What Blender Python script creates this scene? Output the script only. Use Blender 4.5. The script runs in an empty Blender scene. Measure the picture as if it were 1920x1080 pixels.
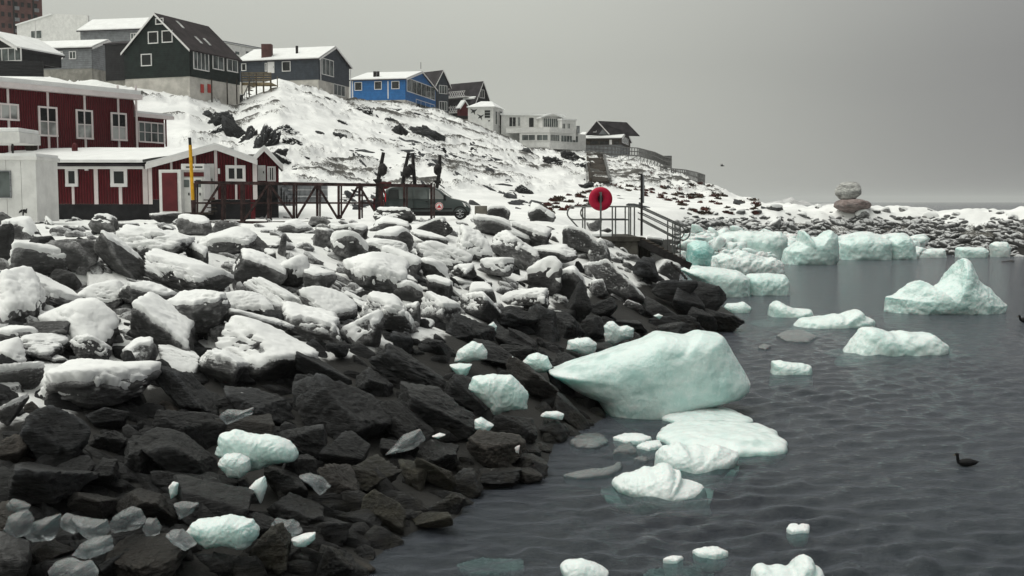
import bpy, bmesh, math, random
import numpy as np
from mathutils import Vector, Matrix

random.seed(7)
RS = np.random.RandomState(11)
S = bpy.context.scene
COL = S.collection
R = math.radians

# ------------------------------------------------------------------ camera
CH = 4.5
F = 2059.0
TH = math.atan((540 - 378) / F)
cam = bpy.data.cameras.new('camera')
cam.lens = 36.0 * F / 1920.0
cam.clip_end = 20000
cam.clip_start = 0.1
co = bpy.data.objects.new('camera', cam)
COL.objects.link(co)
co.location = (0, 0, CH)
co.rotation_euler = (math.pi / 2 - TH, 0, 0)
S.camera = co

# ------------------------------------------------------------------ sky
w = bpy.data.worlds.new('World')
S.world = w
w.use_nodes = True
nt = w.node_tree
nt.nodes.clear()
out = nt.nodes.new('ShaderNodeOutputWorld')
bg = nt.nodes.new('ShaderNodeBackground')
sky = nt.nodes.new('ShaderNodeTexSky')
sky.sky_type = 'NISHITA'
sky.sun_disc = False
SUN_EL, SUN_ROT = R(62), R(-100)
sky.sun_elevation = SUN_EL
sky.sun_rotation = SUN_ROT
tc = nt.nodes.new('ShaderNodeTexCoord')
sx = nt.nodes.new('ShaderNodeSeparateXYZ')
nt.links.new(tc.outputs['Generated'], sx.inputs[0])
mr = nt.nodes.new('ShaderNodeMapRange')      # the cloud deck is thinner to the left
mr.interpolation_type = 'SMOOTHSTEP'
mr.inputs[1].default_value = 0.02
mr.inputs[2].default_value = 0.72
mr.inputs[3].default_value = 0.0
mr.inputs[4].default_value = 1.0
nzw = nt.nodes.new('ShaderNodeTexNoise')
nzw.inputs['Scale'].default_value = 2.2
nzw.inputs['Detail'].default_value = 3
mpw = nt.nodes.new('ShaderNodeMapping')
mpw.inputs['Scale'].default_value = (1, 1, 2.6)
nt.links.new(tc.outputs['Generated'], mpw.inputs[0])
nt.links.new(mpw.outputs[0], nzw.inputs['Vector'])
ad = nt.nodes.new('ShaderNodeMath'); ad.operation = 'MULTIPLY_ADD'
nt.links.new(nzw.outputs[0], ad.inputs[0]); ad.inputs[1].default_value = 0.14
nt.links.new(sx.outputs[0], ad.inputs[2])
nt.links.new(ad.outputs[0], mr.inputs[0])
cl = nt.nodes.new('ShaderNodeMix'); cl.data_type = 'RGBA'
cl.inputs[6].default_value = (3.75, 3.84, 3.50, 1)
cl.inputs[7].default_value = (1.35, 1.34, 1.40, 1)
nt.links.new(mr.outputs[0], cl.inputs[0])
zen = nt.nodes.new('ShaderNodeMapRange')     # an overcast sky is brighter overhead
zen.inputs[1].default_value = 0.12
zen.inputs[2].default_value = 1.0
zen.inputs[3].default_value = 1.0
zen.inputs[4].default_value = 2.9
nt.links.new(sx.outputs[2], zen.inputs[0])
ml = nt.nodes.new('ShaderNodeMix'); ml.data_type = 'RGBA'; ml.blend_type = 'MULTIPLY'
ml.inputs[0].default_value = 1
nt.links.new(cl.outputs[2], ml.inputs[6])
nt.links.new(zen.outputs[0], ml.inputs[7])
hs = nt.nodes.new('ShaderNodeHueSaturation')
hs.inputs['Saturation'].default_value = 0.25
hs.inputs['Value'].default_value = 0.25
nt.links.new(sky.outputs[0], hs.inputs['Color'])
mx = nt.nodes.new('ShaderNodeMix'); mx.data_type = 'RGBA'
mx.inputs[0].default_value = 0.95
nt.links.new(hs.outputs[0], mx.inputs[6])
nt.links.new(ml.outputs[2], mx.inputs[7])
nt.links.new(mx.outputs[2], bg.inputs[0])
bg.inputs[1].default_value = 0.135
nt.links.new(bg.outputs[0], out.inputs[0])

sun = bpy.data.lights.new('sun', 'SUN')
sun.energy = 1.4
sun.angle = R(40)
sun.color = (1, 0.97, 0.93)
so = bpy.data.objects.new('sun', sun)
COL.objects.link(so)
sd = Vector((math.sin(SUN_ROT) * math.cos(SUN_EL), math.cos(SUN_ROT) * math.cos(SUN_EL), math.sin(SUN_EL)))
so.rotation_euler = sd.to_track_quat('Z', 'Y').to_euler()

S.view_settings.view_transform = 'Standard'
S.view_settings.look = 'None'
S.view_settings.exposure = 0.0
S.view_settings.gamma = 1.0
S.view_settings.use_curve_mapping = False
S.render.engine = 'CYCLES'
S.cycles.max_bounces = 6
S.cycles.diffuse_bounces = 3
S.cycles.glossy_bounces = 2
S.cycles.transmission_bounces = 3
S.cycles.transparent_max_bounces = 6
S.cycles.volume_bounces = 1
S.cycles.use_denoising = True

# ------------------------------------------------------------------ pixel <-> world
def ray(px, py):
    cx = (px - 960) / F
    cy = (540 - py) / F
    y = math.cos(TH) + cy * math.sin(TH)
    z = -math.sin(TH) + cy * math.cos(TH)
    return cx / y, z / y
def W(px, py, d):
    X, Z = ray(px, py)
    return np.array((X * d, d, CH + Z * d))
def G(px, py, z=0.0):
    X, Z = ray(px, py)
    d = (z - CH) / Z
    return np.array((X * d, d, z))

# ------------------------------------------------------------------ noise
def _h3(i, j, k):
    n = (i * 73856093) ^ (j * 19349663) ^ (k * 83492791)
    n = (n ^ (n >> 13)) * 1274126177
    n = n & 0x7fffffff
    return ((n ^ (n >> 16)) & 0xffff) / 65535.0
def vn(x, y, z=0.0):
    x = np.asarray(x, float); y = np.asarray(y, float); z = np.zeros_like(x) + z
    xi = np.floor(x).astype(np.int64); yi = np.floor(y).astype(np.int64); zi = np.floor(z).astype(np.int64)
    u = x - xi; v = y - yi; q = z - zi
    u = u * u * (3 - 2 * u); v = v * v * (3 - 2 * v); q = q * q * (3 - 2 * q)
    def c(a, b, e): return _h3(xi + a, yi + b, zi + e)
    r0 = (c(0,0,0) * (1-u) + c(1,0,0) * u) * (1-v) + (c(0,1,0) * (1-u) + c(1,1,0) * u) * v
    r1 = (c(0,0,1) * (1-u) + c(1,0,1) * u) * (1-v) + (c(0,1,1) * (1-u) + c(1,1,1) * u) * v
    return (r0 * (1-q) + r1 * q) * 2 - 1
def fbm(x, y, z=0.0, o=4, g=0.5):
    s = 0; a = 1.0; t = 0
    for i in range(o):
        s = s + a * vn(np.asarray(x) * 2**i + 17.3*i, np.asarray(y) * 2**i + 5.1*i, np.asarray(z) * 2**i + 3.7*i)
        t += a; a *= g
    return s / t
def sst(a, b, x):
    t = np.clip((x - a) / (b - a), 0, 1)
    return t * t * (3 - 2 * t)

# ------------------------------------------------------------------ materials
M = {}
def new_mat(name):
    m = bpy.data.materials.new(name)
    m.use_nodes = True
    n = m.node_tree
    b = n.nodes['Principled BSDF']
    M[name] = m
    return m, n, b
def N(n, t, **kw):
    x = n.nodes.new(t)
    for k, v in kw.items():
        if k.startswith('i_'):
            x.inputs[k[2:].replace('_', ' ')].default_value = v
        else:
            setattr(x, k, v)
    return x
def rgb(c): return (c[0], c[1], c[2], 1)
def mixc(n, fac, a, b, blend='MIX'):
    x = n.nodes.new('ShaderNodeMix'); x.data_type = 'RGBA'; x.blend_type = blend
    for i, v in ((0, fac), (6, a), (7, b)):
        if hasattr(v, 'is_linked'): n.links.new(v, x.inputs[i])
        elif isinstance(v, (tuple, list)): x.inputs[i].default_value = rgb(v)
        else: x.inputs[i].default_value = v
    return x.outputs[2]
def ramp(n, src, a, b, lo=0.0, hi=1.0):
    x = n.nodes.new('ShaderNodeMapRange'); x.interpolation_type = 'SMOOTHSTEP'
    n.links.new(src, x.inputs[0])
    for i, v in enumerate((a, b, lo, hi)): x.inputs[i + 1].default_value = v
    return x.outputs[0]
def math_(n, op, a, b=None, c=None):
    x = n.nodes.new('ShaderNodeMath'); x.operation = op
    for i, v in enumerate((a, b, c)):
        if v is None: continue
        if hasattr(v, 'is_linked'): n.links.new(v, x.inputs[i])
        else: x.inputs[i].default_value = v
    return x.outputs[0]
def noise(n, scale, detail=4, rough=0.6, stretch=None, coord='Object'):
    t = n.nodes.new('ShaderNodeTexCoord')
    src = t.outputs[coord] if coord != 'World' else n.nodes.new('ShaderNodeNewGeometry').outputs['Position']
    if stretch:
        mp = n.nodes.new('ShaderNodeMapping')
        mp.inputs['Scale'].default_value = stretch
        n.links.new(src, mp.inputs[0]); src = mp.outputs[0]
    x = n.nodes.new('ShaderNodeTexNoise')
    x.inputs['Scale'].default_value = scale
    x.inputs['Detail'].default_value = detail
    x.inputs['Roughness'].default_value = rough
    n.links.new(src, x.inputs['Vector'])
    return x.outputs[0]
def bump(n, b, h, strength, dist):
    x = n.nodes.new('ShaderNodeBump')
    x.inputs['Strength'].default_value = strength
    x.inputs['Distance'].default_value = dist
    n.links.new(h, x.inputs['Height'])
    n.links.new(x.outputs[0], b.inputs['Normal'])
    return x

def paint(name, c, rough=0.6, var=0.18, scale=1.5, metal=0.0, ribs=0, bumpd=0.0, coat=0.0, boards=0):
    """worn painted surface: soft tone variation, grime, optional vertical ribs (sheet steel / boards)"""
    m, n, b = new_mat(name)
    nz = noise(n, scale, 6, 0.65, coord='World')
    dk = tuple(v * (1 - var * 1.6) for v in c)
    lt = tuple(min(1, v * (1 + var) + 0.01 * var) for v in c)
    col = mixc(n, ramp(n, nz, 0.3, 0.7), dk, lt)
    fine = noise(n, scale * 14, 3, 0.7, coord='World')
    col = mixc(n, ramp(n, fine, 0.55, 0.8, 0, 0.35), col, tuple(v * 0.6 for v in c))
    if ribs:
        g = n.nodes.new('ShaderNodeAttribute'); g.attribute_name = 'along'
        sn = math_(n, 'SINE', math_(n, 'MULTIPLY', g.outputs['Fac'], 2 * math.pi / ribs))
        k = ramp(n, sn, -1, 0.2, 0.0, 1)
        col = mixc(n, k, tuple(v * 0.45 for v in c), col)
        bump(n, b, sn, 0.8, 0.03)
    elif boards:
        g = n.nodes.new('ShaderNodeNewGeometry'); sp = n.nodes.new('ShaderNodeSeparateXYZ'); n.links.new(g.outputs['Position'], sp.inputs[0])
        fr_ = math_(n, 'FRACT', math_(n, 'DIVIDE', sp.outputs[2], boards))
        col = mixc(n, ramp(n, fr_, 0.0, 0.22, 0.75, 0.0), col, tuple(v * 0.35 for v in c))
        streak = noise(n, 1.2, 4, 0.7, stretch=(6, 6, 0.35), coord='World')
        col = mixc(n, ramp(n, streak, 0.55, 0.8, 0, 0.35), col, tuple(min(1, v * 2.0 + 0.02) for v in c))
        bump(n, b, fr_, 0.6, 0.02)
    elif bumpd:
        bump(n, b, fine, 0.5, bumpd)
    n.links.new(col, b.inputs['Base Color'])
    b.inputs['Roughness'].default_value = rough
    b.inputs['Metallic'].default_value = metal
    b.inputs['Coat Weight'].default_value = coat
    b.inputs['Specular IOR Level'].default_value = 0.5 if (coat or metal) else 0.18
    return m

def snow_mat(name, c=(0.80, 0.81, 0.80)):
    m, n, b = new_mat(name)
    nz = noise(n, 1.1, 6, 0.6, coord='World')
    col = mixc(n, ramp(n, nz, 0.3, 0.75), tuple(v * 0.88 for v in c), c)
    dirt = noise(n, 6, 6, 0.75, coord='World')
    col = mixc(n, ramp(n, dirt, 0.6, 0.8, 0, 0.35), col, (0.35, 0.34, 0.32))
    n.links.new(col, b.inputs['Base Color'])
    b.inputs['Roughness'].default_value = 0.75
    bump(n, b, noise(n, 9, 6, 0.6, coord='World'), 0.5, 0.03)
    return m
snow_mat('snow')

def rock_mat(name, base, wet=True, brown=None, mossy=False):
    m, n, b = new_mat(name)
    g = n.nodes.new('ShaderNodeNewGeometry')
    sp = n.nodes.new('ShaderNodeSeparateXYZ'); n.links.new(g.outputs['Position'], sp.inputs[0])
    sn = n.nodes.new('ShaderNodeSeparateXYZ'); n.links.new(g.outputs['Normal'], sn.inputs[0])
    oi = n.nodes.new('ShaderNodeObjectInfo')
    big = noise(n, 1.3, 7, 0.68, stretch=(1, 1, 2.2), coord='World')
    fine = noise(n, 9, 8, 0.75, coord='World')
    strata = noise(n, 2.0, 6, 0.7, stretch=(1.2, 1.2, 7), coord='Object')
    lo = tuple(v * 0.45 for v in base); hi = tuple(v * 1.9 for v in base)
    col = mixc(n, ramp(n, big, 0.3, 0.72), lo, hi)
    col = mixc(n, ramp(n, strata, 0.45, 0.7, 0, 0.55), col, tuple(v * 0.55 for v in base))
    col = mixc(n, ramp(n, fine, 0.58, 0.78, 0, 0.5), col, tuple(v * 3.2 for v in base))
    if brown:
        col = mixc(n, ramp(n, noise(n, 1.7, 5, 0.7, coord='Object'), 0.42, 0.66, 0, 0.85), col, brown)
    if mossy:
        col = mixc(n, ramp(n, noise(n, 4.5, 6, 0.75, coord='World'), 0.5, 0.64, 0, 0.8), col, (0.042, 0.042, 0.010))
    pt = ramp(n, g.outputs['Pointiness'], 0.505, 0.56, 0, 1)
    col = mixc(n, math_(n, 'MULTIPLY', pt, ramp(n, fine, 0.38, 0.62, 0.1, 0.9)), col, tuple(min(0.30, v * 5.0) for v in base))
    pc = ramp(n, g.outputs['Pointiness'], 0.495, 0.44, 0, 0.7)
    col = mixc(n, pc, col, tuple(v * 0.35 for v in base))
    scr = noise(n, 3.0, 9, 0.85, stretch=(1, 1, 3.5), coord='World')
    col = mixc(n, ramp(n, scr, 0.60, 0.74, 0, 0.6), col, tuple(min(0.3, v * 3.6) for v in base))
    # per-rock tone
    tone = math_(n, 'MULTIPLY_ADD', oi.outputs['Random'], 1.2, 0.42)
    tv = n.nodes.new('ShaderNodeVectorMath'); tv.operation = 'SCALE'
    n.links.new(col, tv.inputs[0]); n.links.new(tone, tv.inputs['Scale'])
    col = tv.outputs[0]
    # tide zone: weed and wet below about 1.3 m
    zz = math_(n, 'ADD', sp.outputs[2], math_(n, 'MULTIPLY', math_(n, 'SUBTRACT', big, 0.5), 1.6))
    wetf = ramp(n, zz, 0.9, 2.1, 1.0, 0.0)
    col = mixc(n, math_(n, 'MULTIPLY', wetf, 0.62), col, tuple(v * 0.28 for v in base))
    alg = ramp(n, zz, 0.15, 0.8, 1.0, 0.0)
    col = mixc(n, math_(n, 'MULTIPLY', alg, ramp(n, noise(n, 3.0, 5, 0.7, coord='World'), 0.42, 0.6, 0, 0.75)), col, (0.022, 0.020, 0.014))
    # frost / thin snow lying on upward faces, amount per object
    at = n.nodes.new('ShaderNodeAttribute'); at.attribute_type = 'OBJECT'; at.attribute_name = 'frost'
    up = math_(n, 'ADD', sn.outputs[2], math_(n, 'MULTIPLY', math_(n, 'SUBTRACT', noise(n, 3.2, 8, 0.78, coord='World'), 0.5), 2.6))
    up = math_(n, 'ADD', up, math_(n, 'MULTIPLY', math_(n, 'SUBTRACT', noise(n, 18, 4, 0.7, coord='World'), 0.5), 1.0))
    thr = math_(n, 'MULTIPLY_ADD', at.outputs['Fac'], -1.3, 1.45)
    fr = n.nodes.new('ShaderNodeMapRange'); fr.interpolation_type = 'SMOOTHSTEP'
    n.links.new(up, fr.inputs[0]); n.links.new(thr, fr.inputs[1])
    n.links.new(math_(n, 'ADD', thr, 0.45), fr.inputs[2])
    has = ramp(n, at.outputs['Fac'], 0.0, 0.05)
    fm = math_(n, 'MULTIPLY', fr.outputs[0], has)
    col = mixc(n, math_(n, 'MULTIPLY', fm, 0.9), col, (0.66, 0.67, 0.67))
    n.links.new(col, b.inputs['Base Color'])
    r = math_(n, 'MULTIPLY_ADD', wetf, -0.42 if wet else -0.1, 0.85)
    r = math_(n, 'ADD', r, math_(n, 'MULTIPLY', math_(n, 'SUBTRACT', fine, 0.5), 0.4))
    n.links.new(r, b.inputs['Roughness'])
    b.inputs['Specular IOR Level'].default_value = 0.36
    h = math_(n, 'ADD', math_(n, 'MULTIPLY', strata, 0.8), math_(n, 'ADD', math_(n, 'MULTIPLY', fine, 0.5), big))
    bump(n, b, h, 1.0, 0.16)
    return m
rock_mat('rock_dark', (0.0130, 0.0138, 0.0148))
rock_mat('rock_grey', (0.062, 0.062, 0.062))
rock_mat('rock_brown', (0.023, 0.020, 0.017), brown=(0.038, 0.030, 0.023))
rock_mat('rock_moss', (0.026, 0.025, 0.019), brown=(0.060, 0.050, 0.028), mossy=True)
rock_mat('rock_grey_hazed', (0.33, 0.33, 0.315))  # grey rock with the distance haze paled into its colour
rock_mat('rock_red_hazed', (0.30, 0.245, 0.23), brown=(0.33, 0.25, 0.235))  # reddish rock, its colour lightened and greyed to stand in for haze

def ice_mat(name, deep, pale, frost=0.5, alpha=0.0, rough=0.22):
    m, n, b = new_mat(name)
    g = n.nodes.new('ShaderNodeNewGeometry')
    sn = n.nodes.new('ShaderNodeSeparateXYZ'); n.links.new(g.outputs['Normal'], sn.inputs[0])
    big = noise(n, 0.9, 5, 0.6, stretch=(1, 1, 1.8), coord='World')
    fine = noise(n, 7, 7, 0.7, coord='World')
    vein = noise(n, 2.4, 8, 0.8, stretch=(1, 1, 0.5), coord='World')
    col = mixc(n, ramp(n, big, 0.28, 0.72), deep, pale)
    col = mixc(n, ramp(n, math_(n, 'ABSOLUTE', math_(n, 'SUBTRACT', vein, 0.5)), 0.0, 0.014, 0.55, 0.0), col, (0.80, 0.86, 0.84))
    up = math_(n, 'ADD', sn.outputs[2], math_(n, 'MULTIPLY', math_(n, 'SUBTRACT', fine, 0.5), 0.9))
    fr = ramp(n, up, 0.25, 0.85, 0.0, frost)
    col = mixc(n, fr, col, (0.78, 0.83, 0.82))
    n.links.new(col, b.inputs['Base Color'])
    b.inputs['Subsurface Weight'].default_value = 0.4
    b.inputs['Subsurface Radius'].default_value = (0.18, 0.45, 0.42)
    b.inputs['Subsurface Scale'].default_value = 0.8
    n.links.new(math_(n, 'MULTIPLY_ADD', fr, 0.45, rough), b.inputs['Roughness'])
    b.inputs['Coat Weight'].default_value = 0.35
    b.inputs['Coat Roughness'].default_value = 0.12
    cloud = ramp(n, noise(n, 1.9, 7, 0.62, stretch=(1, 1, 2.4), coord='World'), 0.52, 0.70, 0, 0.55)
    col = mixc(n, cloud, col, (0.74, 0.80, 0.79))
    clr = ramp(n, noise(n, 1.2, 4, 0.55, stretch=(1, 1, 1.5), coord='Object'), 0.54, 0.72, 0, 0.7)
    col = mixc(n, clr, col, tuple(v * 0.78 for v in deep))
    n.links.new(col, b.inputs['Base Color'])
    b.inputs['IOR'].default_value = 1.31
    if alpha:
        b.inputs['Transmission Weight'].default_value = alpha
    bump(n, b, math_(n, 'ADD', math_(n, 'MULTIPLY', fine, 0.35), math_(n, 'ADD', big, math_(n, 'MULTIPLY', vein, 0.6))), 0.42, 0.10)
    return m
ice_mat('ice_teal', (0.40, 0.59, 0.56), (0.62, 0.76, 0.73), 0.5)
ice_mat('ice_pale', (0.42, 0.59, 0.56), (0.62, 0.73, 0.70), 0.6)
ice_mat('ice_white', (0.50, 0.60, 0.58), (0.68, 0.74, 0.73), 0.6)
ice_mat('ice_clear', (0.34, 0.37, 0.39), (0.58, 0.61, 0.63), 0.35, alpha=0.85, rough=0.06)
ice_mat('ice_murky', (0.13, 0.17, 0.17), (0.20, 0.25, 0.25), 0.0)
ice_mat('ice_sunken', (0.42, 0.58, 0.55), (0.58, 0.70, 0.67), 0.2)
ice_mat('ice_deep', (0.24, 0.54, 0.51), (0.42, 0.68, 0.63), 0.3)

paint('wall_darkred', (0.105, 0.007, 0.012), ribs=0.16, var=0.15)
paint('red_flat', (0.095, 0.013, 0.016), var=0.15)
paint('wall_green', (0.009, 0.017, 0.015), var=0.25, boards=0.24)
paint('wall_slate', (0.046, 0.056, 0.070), var=0.15, boards=0.26)
paint('wall_blue', (0.022, 0.135, 0.36), var=0.12, boards=0.28)
paint('wall_white', (0.66, 0.66, 0.64), var=0.08)
paint('wall_grey', (0.20, 0.21, 0.22), var=0.15, boards=0.26)
paint('wall_black', (0.018, 0.018, 0.020), var=0.2, boards=0.26)
paint('trim_white', (0.72, 0.71, 0.70), var=0.06)
paint('trim_pink', (0.70, 0.64, 0.63), var=0.06)
paint('foundation', (0.30, 0.29, 0.26), var=0.22, scale=0.8, rough=0.9)
paint('foundation_white', (0.50, 0.48, 0.44), var=0.15, scale=0.8, rough=0.9)
paint('plinth_dark', (0.022, 0.022, 0.024), var=0.25, rough=0.9)
paint('roof_dark', (0.030, 0.026, 0.030), var=0.35, scale=0.7, rough=0.85, bumpd=0.02)
paint('roof_brown', (0.026, 0.019, 0.021), var=0.3, scale=0.7, rough=0.8, bumpd=0.02)
paint('brick_far', (0.115, 0.055, 0.050), var=0.3, scale=0.4, rough=0.9)
paint('concrete', (0.16, 0.15, 0.13), var=0.3, scale=2.0, rough=0.95, bumpd=0.02)
paint('concrete_dark', (0.060, 0.056, 0.048), var=0.45, scale=1.4, rough=0.9, bumpd=0.03)
paint('rusty_steel', (0.036, 0.019, 0.018), var=0.5, scale=4, rough=0.85, bumpd=0.01)
paint('dark_steel', (0.022, 0.020, 0.020), var=0.4, scale=4, rough=0.7)
paint('rail_steel', (0.14, 0.145, 0.14), var=0.3, scale=5, rough=0.45, metal=0.5)
paint('timber', (0.13, 0.105, 0.075), var=0.35, scale=3, rough=0.9)
paint('timber_yellow', (0.27, 0.21, 0.12), var=0.25, scale=3, rough=0.9)
paint('timber_dark', (0.045, 0.036, 0.028), var=0.4, scale=3, rough=0.9)
paint('timber_grey', (0.115, 0.115, 0.112), var=0.3, scale=3, rough=0.9)
paint('yellow_paint', (0.62, 0.33, 0.015), var=0.12, scale=5, rough=0.5)
paint('ring_red', (0.40, 0.008, 0.040), var=0.08, scale=5, rough=0.5)
paint('ring_shadow', (0.035, 0.004, 0.010), var=0.1, scale=5, rough=0.7)
paint('sign_metal', (0.36, 0.38, 0.38), var=0.1, scale=3, rough=0.5, metal=0.2)
paint('car_paint', (0.016, 0.028, 0.027), var=0.06, scale=3, rough=0.28, coat=0.5)
paint('rubber', (0.012, 0.012, 0.012), var=0.2, scale=8, rough=0.85)
paint('rim_metal', (0.42, 0.43, 0.44), var=0.1, scale=8, rough=0.35, metal=0.8)
paint('badge_white', (0.75, 0.75, 0.74), var=0.04, rough=0.5)
paint('badge_red', (0.50, 0.02, 0.03), var=0.04, rough=0.5)
paint('feather', (0.010, 0.010, 0.011), var=0.3, scale=20, rough=0.6)
paint('bill', (0.10, 0.07, 0.03), var=0.1, scale=20, rough=0.5)
paint('shrub_red', (0.085, 0.030, 0.024), var=0.5, scale=4, rough=0.95)
paint('shrub_brown', (0.060, 0.042, 0.028), var=0.5, scale=4, rough=0.95)
paint('mural_black', (0.02, 0.02, 0.02), var=0.05)
paint('far_coast', (0.50, 0.50, 0.50), var=0.3, scale=0.02, rough=0.95)
paint('sticker_red', (0.40, 0.05, 0.04), var=0.1)
paint('curtain', (0.45, 0.46, 0.44), var=0.1)

def glass_mat(name, c, rough=0.08):
    m, n, b = new_mat(name)
    nz = noise(n, 0.9, 3, 0.5, coord='World')
    col = mixc(n, ramp(n, nz, 0.35, 0.65), tuple(v * 0.55 for v in c), tuple(v * 1.5 for v in c))
    n.links.new(col, b.inputs['Base Color'])
    b.inputs['Roughness'].default_value = rough
    b.inputs['IOR'].default_value = 1.5
    b.inputs['Specular IOR Level'].default_value = 0.35
    return m
glass_mat('glass_dark', (0.010, 0.012, 0.012))
glass_mat('glass_grey', (0.075, 0.088, 0.085))
glass_mat('glass_pale', (0.30, 0.31, 0.30))
glass_mat('lamp_lens', (0.5, 0.5, 0.5))

# ground: snow / rubble / exposed rock from vertex masks
m, n, b = new_mat('ground')
a1 = n.nodes.new('ShaderNodeAttribute'); a1.attribute_name = 'rock'
a2 = n.nodes.new('ShaderNodeAttribute'); a2.attribute_name = 'tide'
nA = noise(n, 1.1, 8, 0.72, coord='World'); nB = noise(n, 7, 7, 0.75, coord='World')
rockc = mixc(n, ramp(n, nA, 0.3, 0.7), (0.016, 0.016, 0.014), (0.085, 0.080, 0.070))
rockc = mixc(n, ramp(n, nB, 0.5, 0.8, 0, 0.5), rockc, (0.15, 0.14, 0.13))
snowc = mixc(n, ramp(n, noise(n, 0.35, 6, 0.6, coord='World'), 0.3, 0.7), (0.70, 0.71, 0.70), (0.83, 0.835, 0.82))
f = math_(n, 'ADD', a1.outputs['Fac'], math_(n, 'MULTIPLY', math_(n, 'SUBTRACT', math_(n, 'ADD', math_(n, 'MULTIPLY', nA, 0.5), math_(n, 'MULTIPLY', nB, 0.5)), 0.5), 1.3))
f = ramp(n, f, 0.46, 0.60)
col = mixc(n, f, snowc, rockc)
tid = math_(n, 'ADD', a2.outputs['Fac'], math_(n, 'MULTIPLY', math_(n, 'SUBTRACT', nA, 0.5), 0.8))
col = mixc(n, ramp(n, tid, 0.4, 0.6), col, (0.012, 0.0115, 0.010))
n.links.new(col, b.inputs['Base Color'])
b.inputs['Roughness'].default_value = 0.85
bump(n, b, math_(n, 'ADD', nB, math_(n, 'MULTIPLY', nA, 2)), 0.7, 0.06)

# water: dark gloss, part of the light goes through so sunken ice shows
m, n, b = new_mat('water')
t1 = noise(n, 1.6, 5, 0.6, stretch=(0.8, 1.5, 1), coord='World')
t2 = noise(n, 5.0, 5, 0.62, stretch=(0.8, 1.4, 1), coord='World')
b.inputs['Roughness'].default_value = 0.10
b.inputs['IOR'].default_value = 1.33
b.inputs['Base Color'].default_value = (0.074, 0.083, 0.102, 1)
bp = bump(n, b, math_(n, 'ADD', math_(n, 'MULTIPLY', t1, 1.2), math_(n, 'MULTIPLY', t2, 0.75)), 1.0, 0.12)
tr = n.nodes.new('ShaderNodeBsdfTransparent'); tr.inputs[0].default_value = (0.55, 0.70, 0.68, 1)
lw = n.nodes.new('ShaderNodeLayerWeight'); lw.inputs[0].default_value = 0.35
ms = n.nodes.new('ShaderNodeMixShader')
n.links.new(ramp(n, lw.outputs['Facing'], 0.35, 0.99, 0.62, 0.04), ms.inputs[0])
o_ = [x for x in n.nodes if x.type == 'OUTPUT_MATERIAL'][0]
n.links.new(b.outputs[0], ms.inputs[1]); n.links.new(tr.outputs[0], ms.inputs[2])
n.links.new(ms.outputs[0], o_.inputs[0])

# ------------------------------------------------------------------ object helpers
def tag(o, label=None, cat=None, group=None, kind=None):
    if label: o['label'] = label
    if cat: o['category'] = cat
    if group: o['group'] = group
    if kind: o['kind'] = kind
    return o
def origin(o):
    return np.array(o.get('_o', (0, 0, 0)))
ORI = {}
def empty(name, loc, label=None, cat=None, group=None):
    o = bpy.data.objects.new(name, None)
    COL.objects.link(o)
    o.location = tuple(loc)
    o.empty_display_size = 0.3
    ORI[o.name] = np.array(loc, float)
    return tag(o, label, cat, group)
def link_mesh(name, me, mat, parent=None, loc=None, label=None):
    o = bpy.data.objects.new(name, me)
    COL.objects.link(o)
    if mat: me.materials.append(M[mat] if isinstance(mat, str) else mat)
    if parent is not None:
        o.parent = parent
        ORI[o.name] = ORI[parent.name]
    else:
        l = np.zeros(3) if loc is None else np.array(loc, float)
        o.location = tuple(l); ORI[o.name] = l
    if label: o['label'] = label
    return o
def np_mesh(name, V, Fc, smooth=False):
    me = bpy.data.meshes.new(name)
    V = np.asarray(V, np.float32); Fc = np.asarray(Fc, np.int32)
    me.vertices.add(len(V)); me.vertices.foreach_set('co', V.ravel())
    k = Fc.shape[1]
    me.loops.add(Fc.size); me.loops.foreach_set('vertex_index', Fc.ravel())
    me.polygons.add(len(Fc))
    me.polygons.foreach_set('loop_start', np.arange(0, Fc.size, k, dtype=np.int32))
    me.polygons.foreach_set('loop_total', np.full(len(Fc), k, dtype=np.int32))
    if smooth: me.polygons.foreach_set('use_smooth', np.ones(len(Fc), bool))
    me.update(calc_edges=True)
    return me

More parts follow.
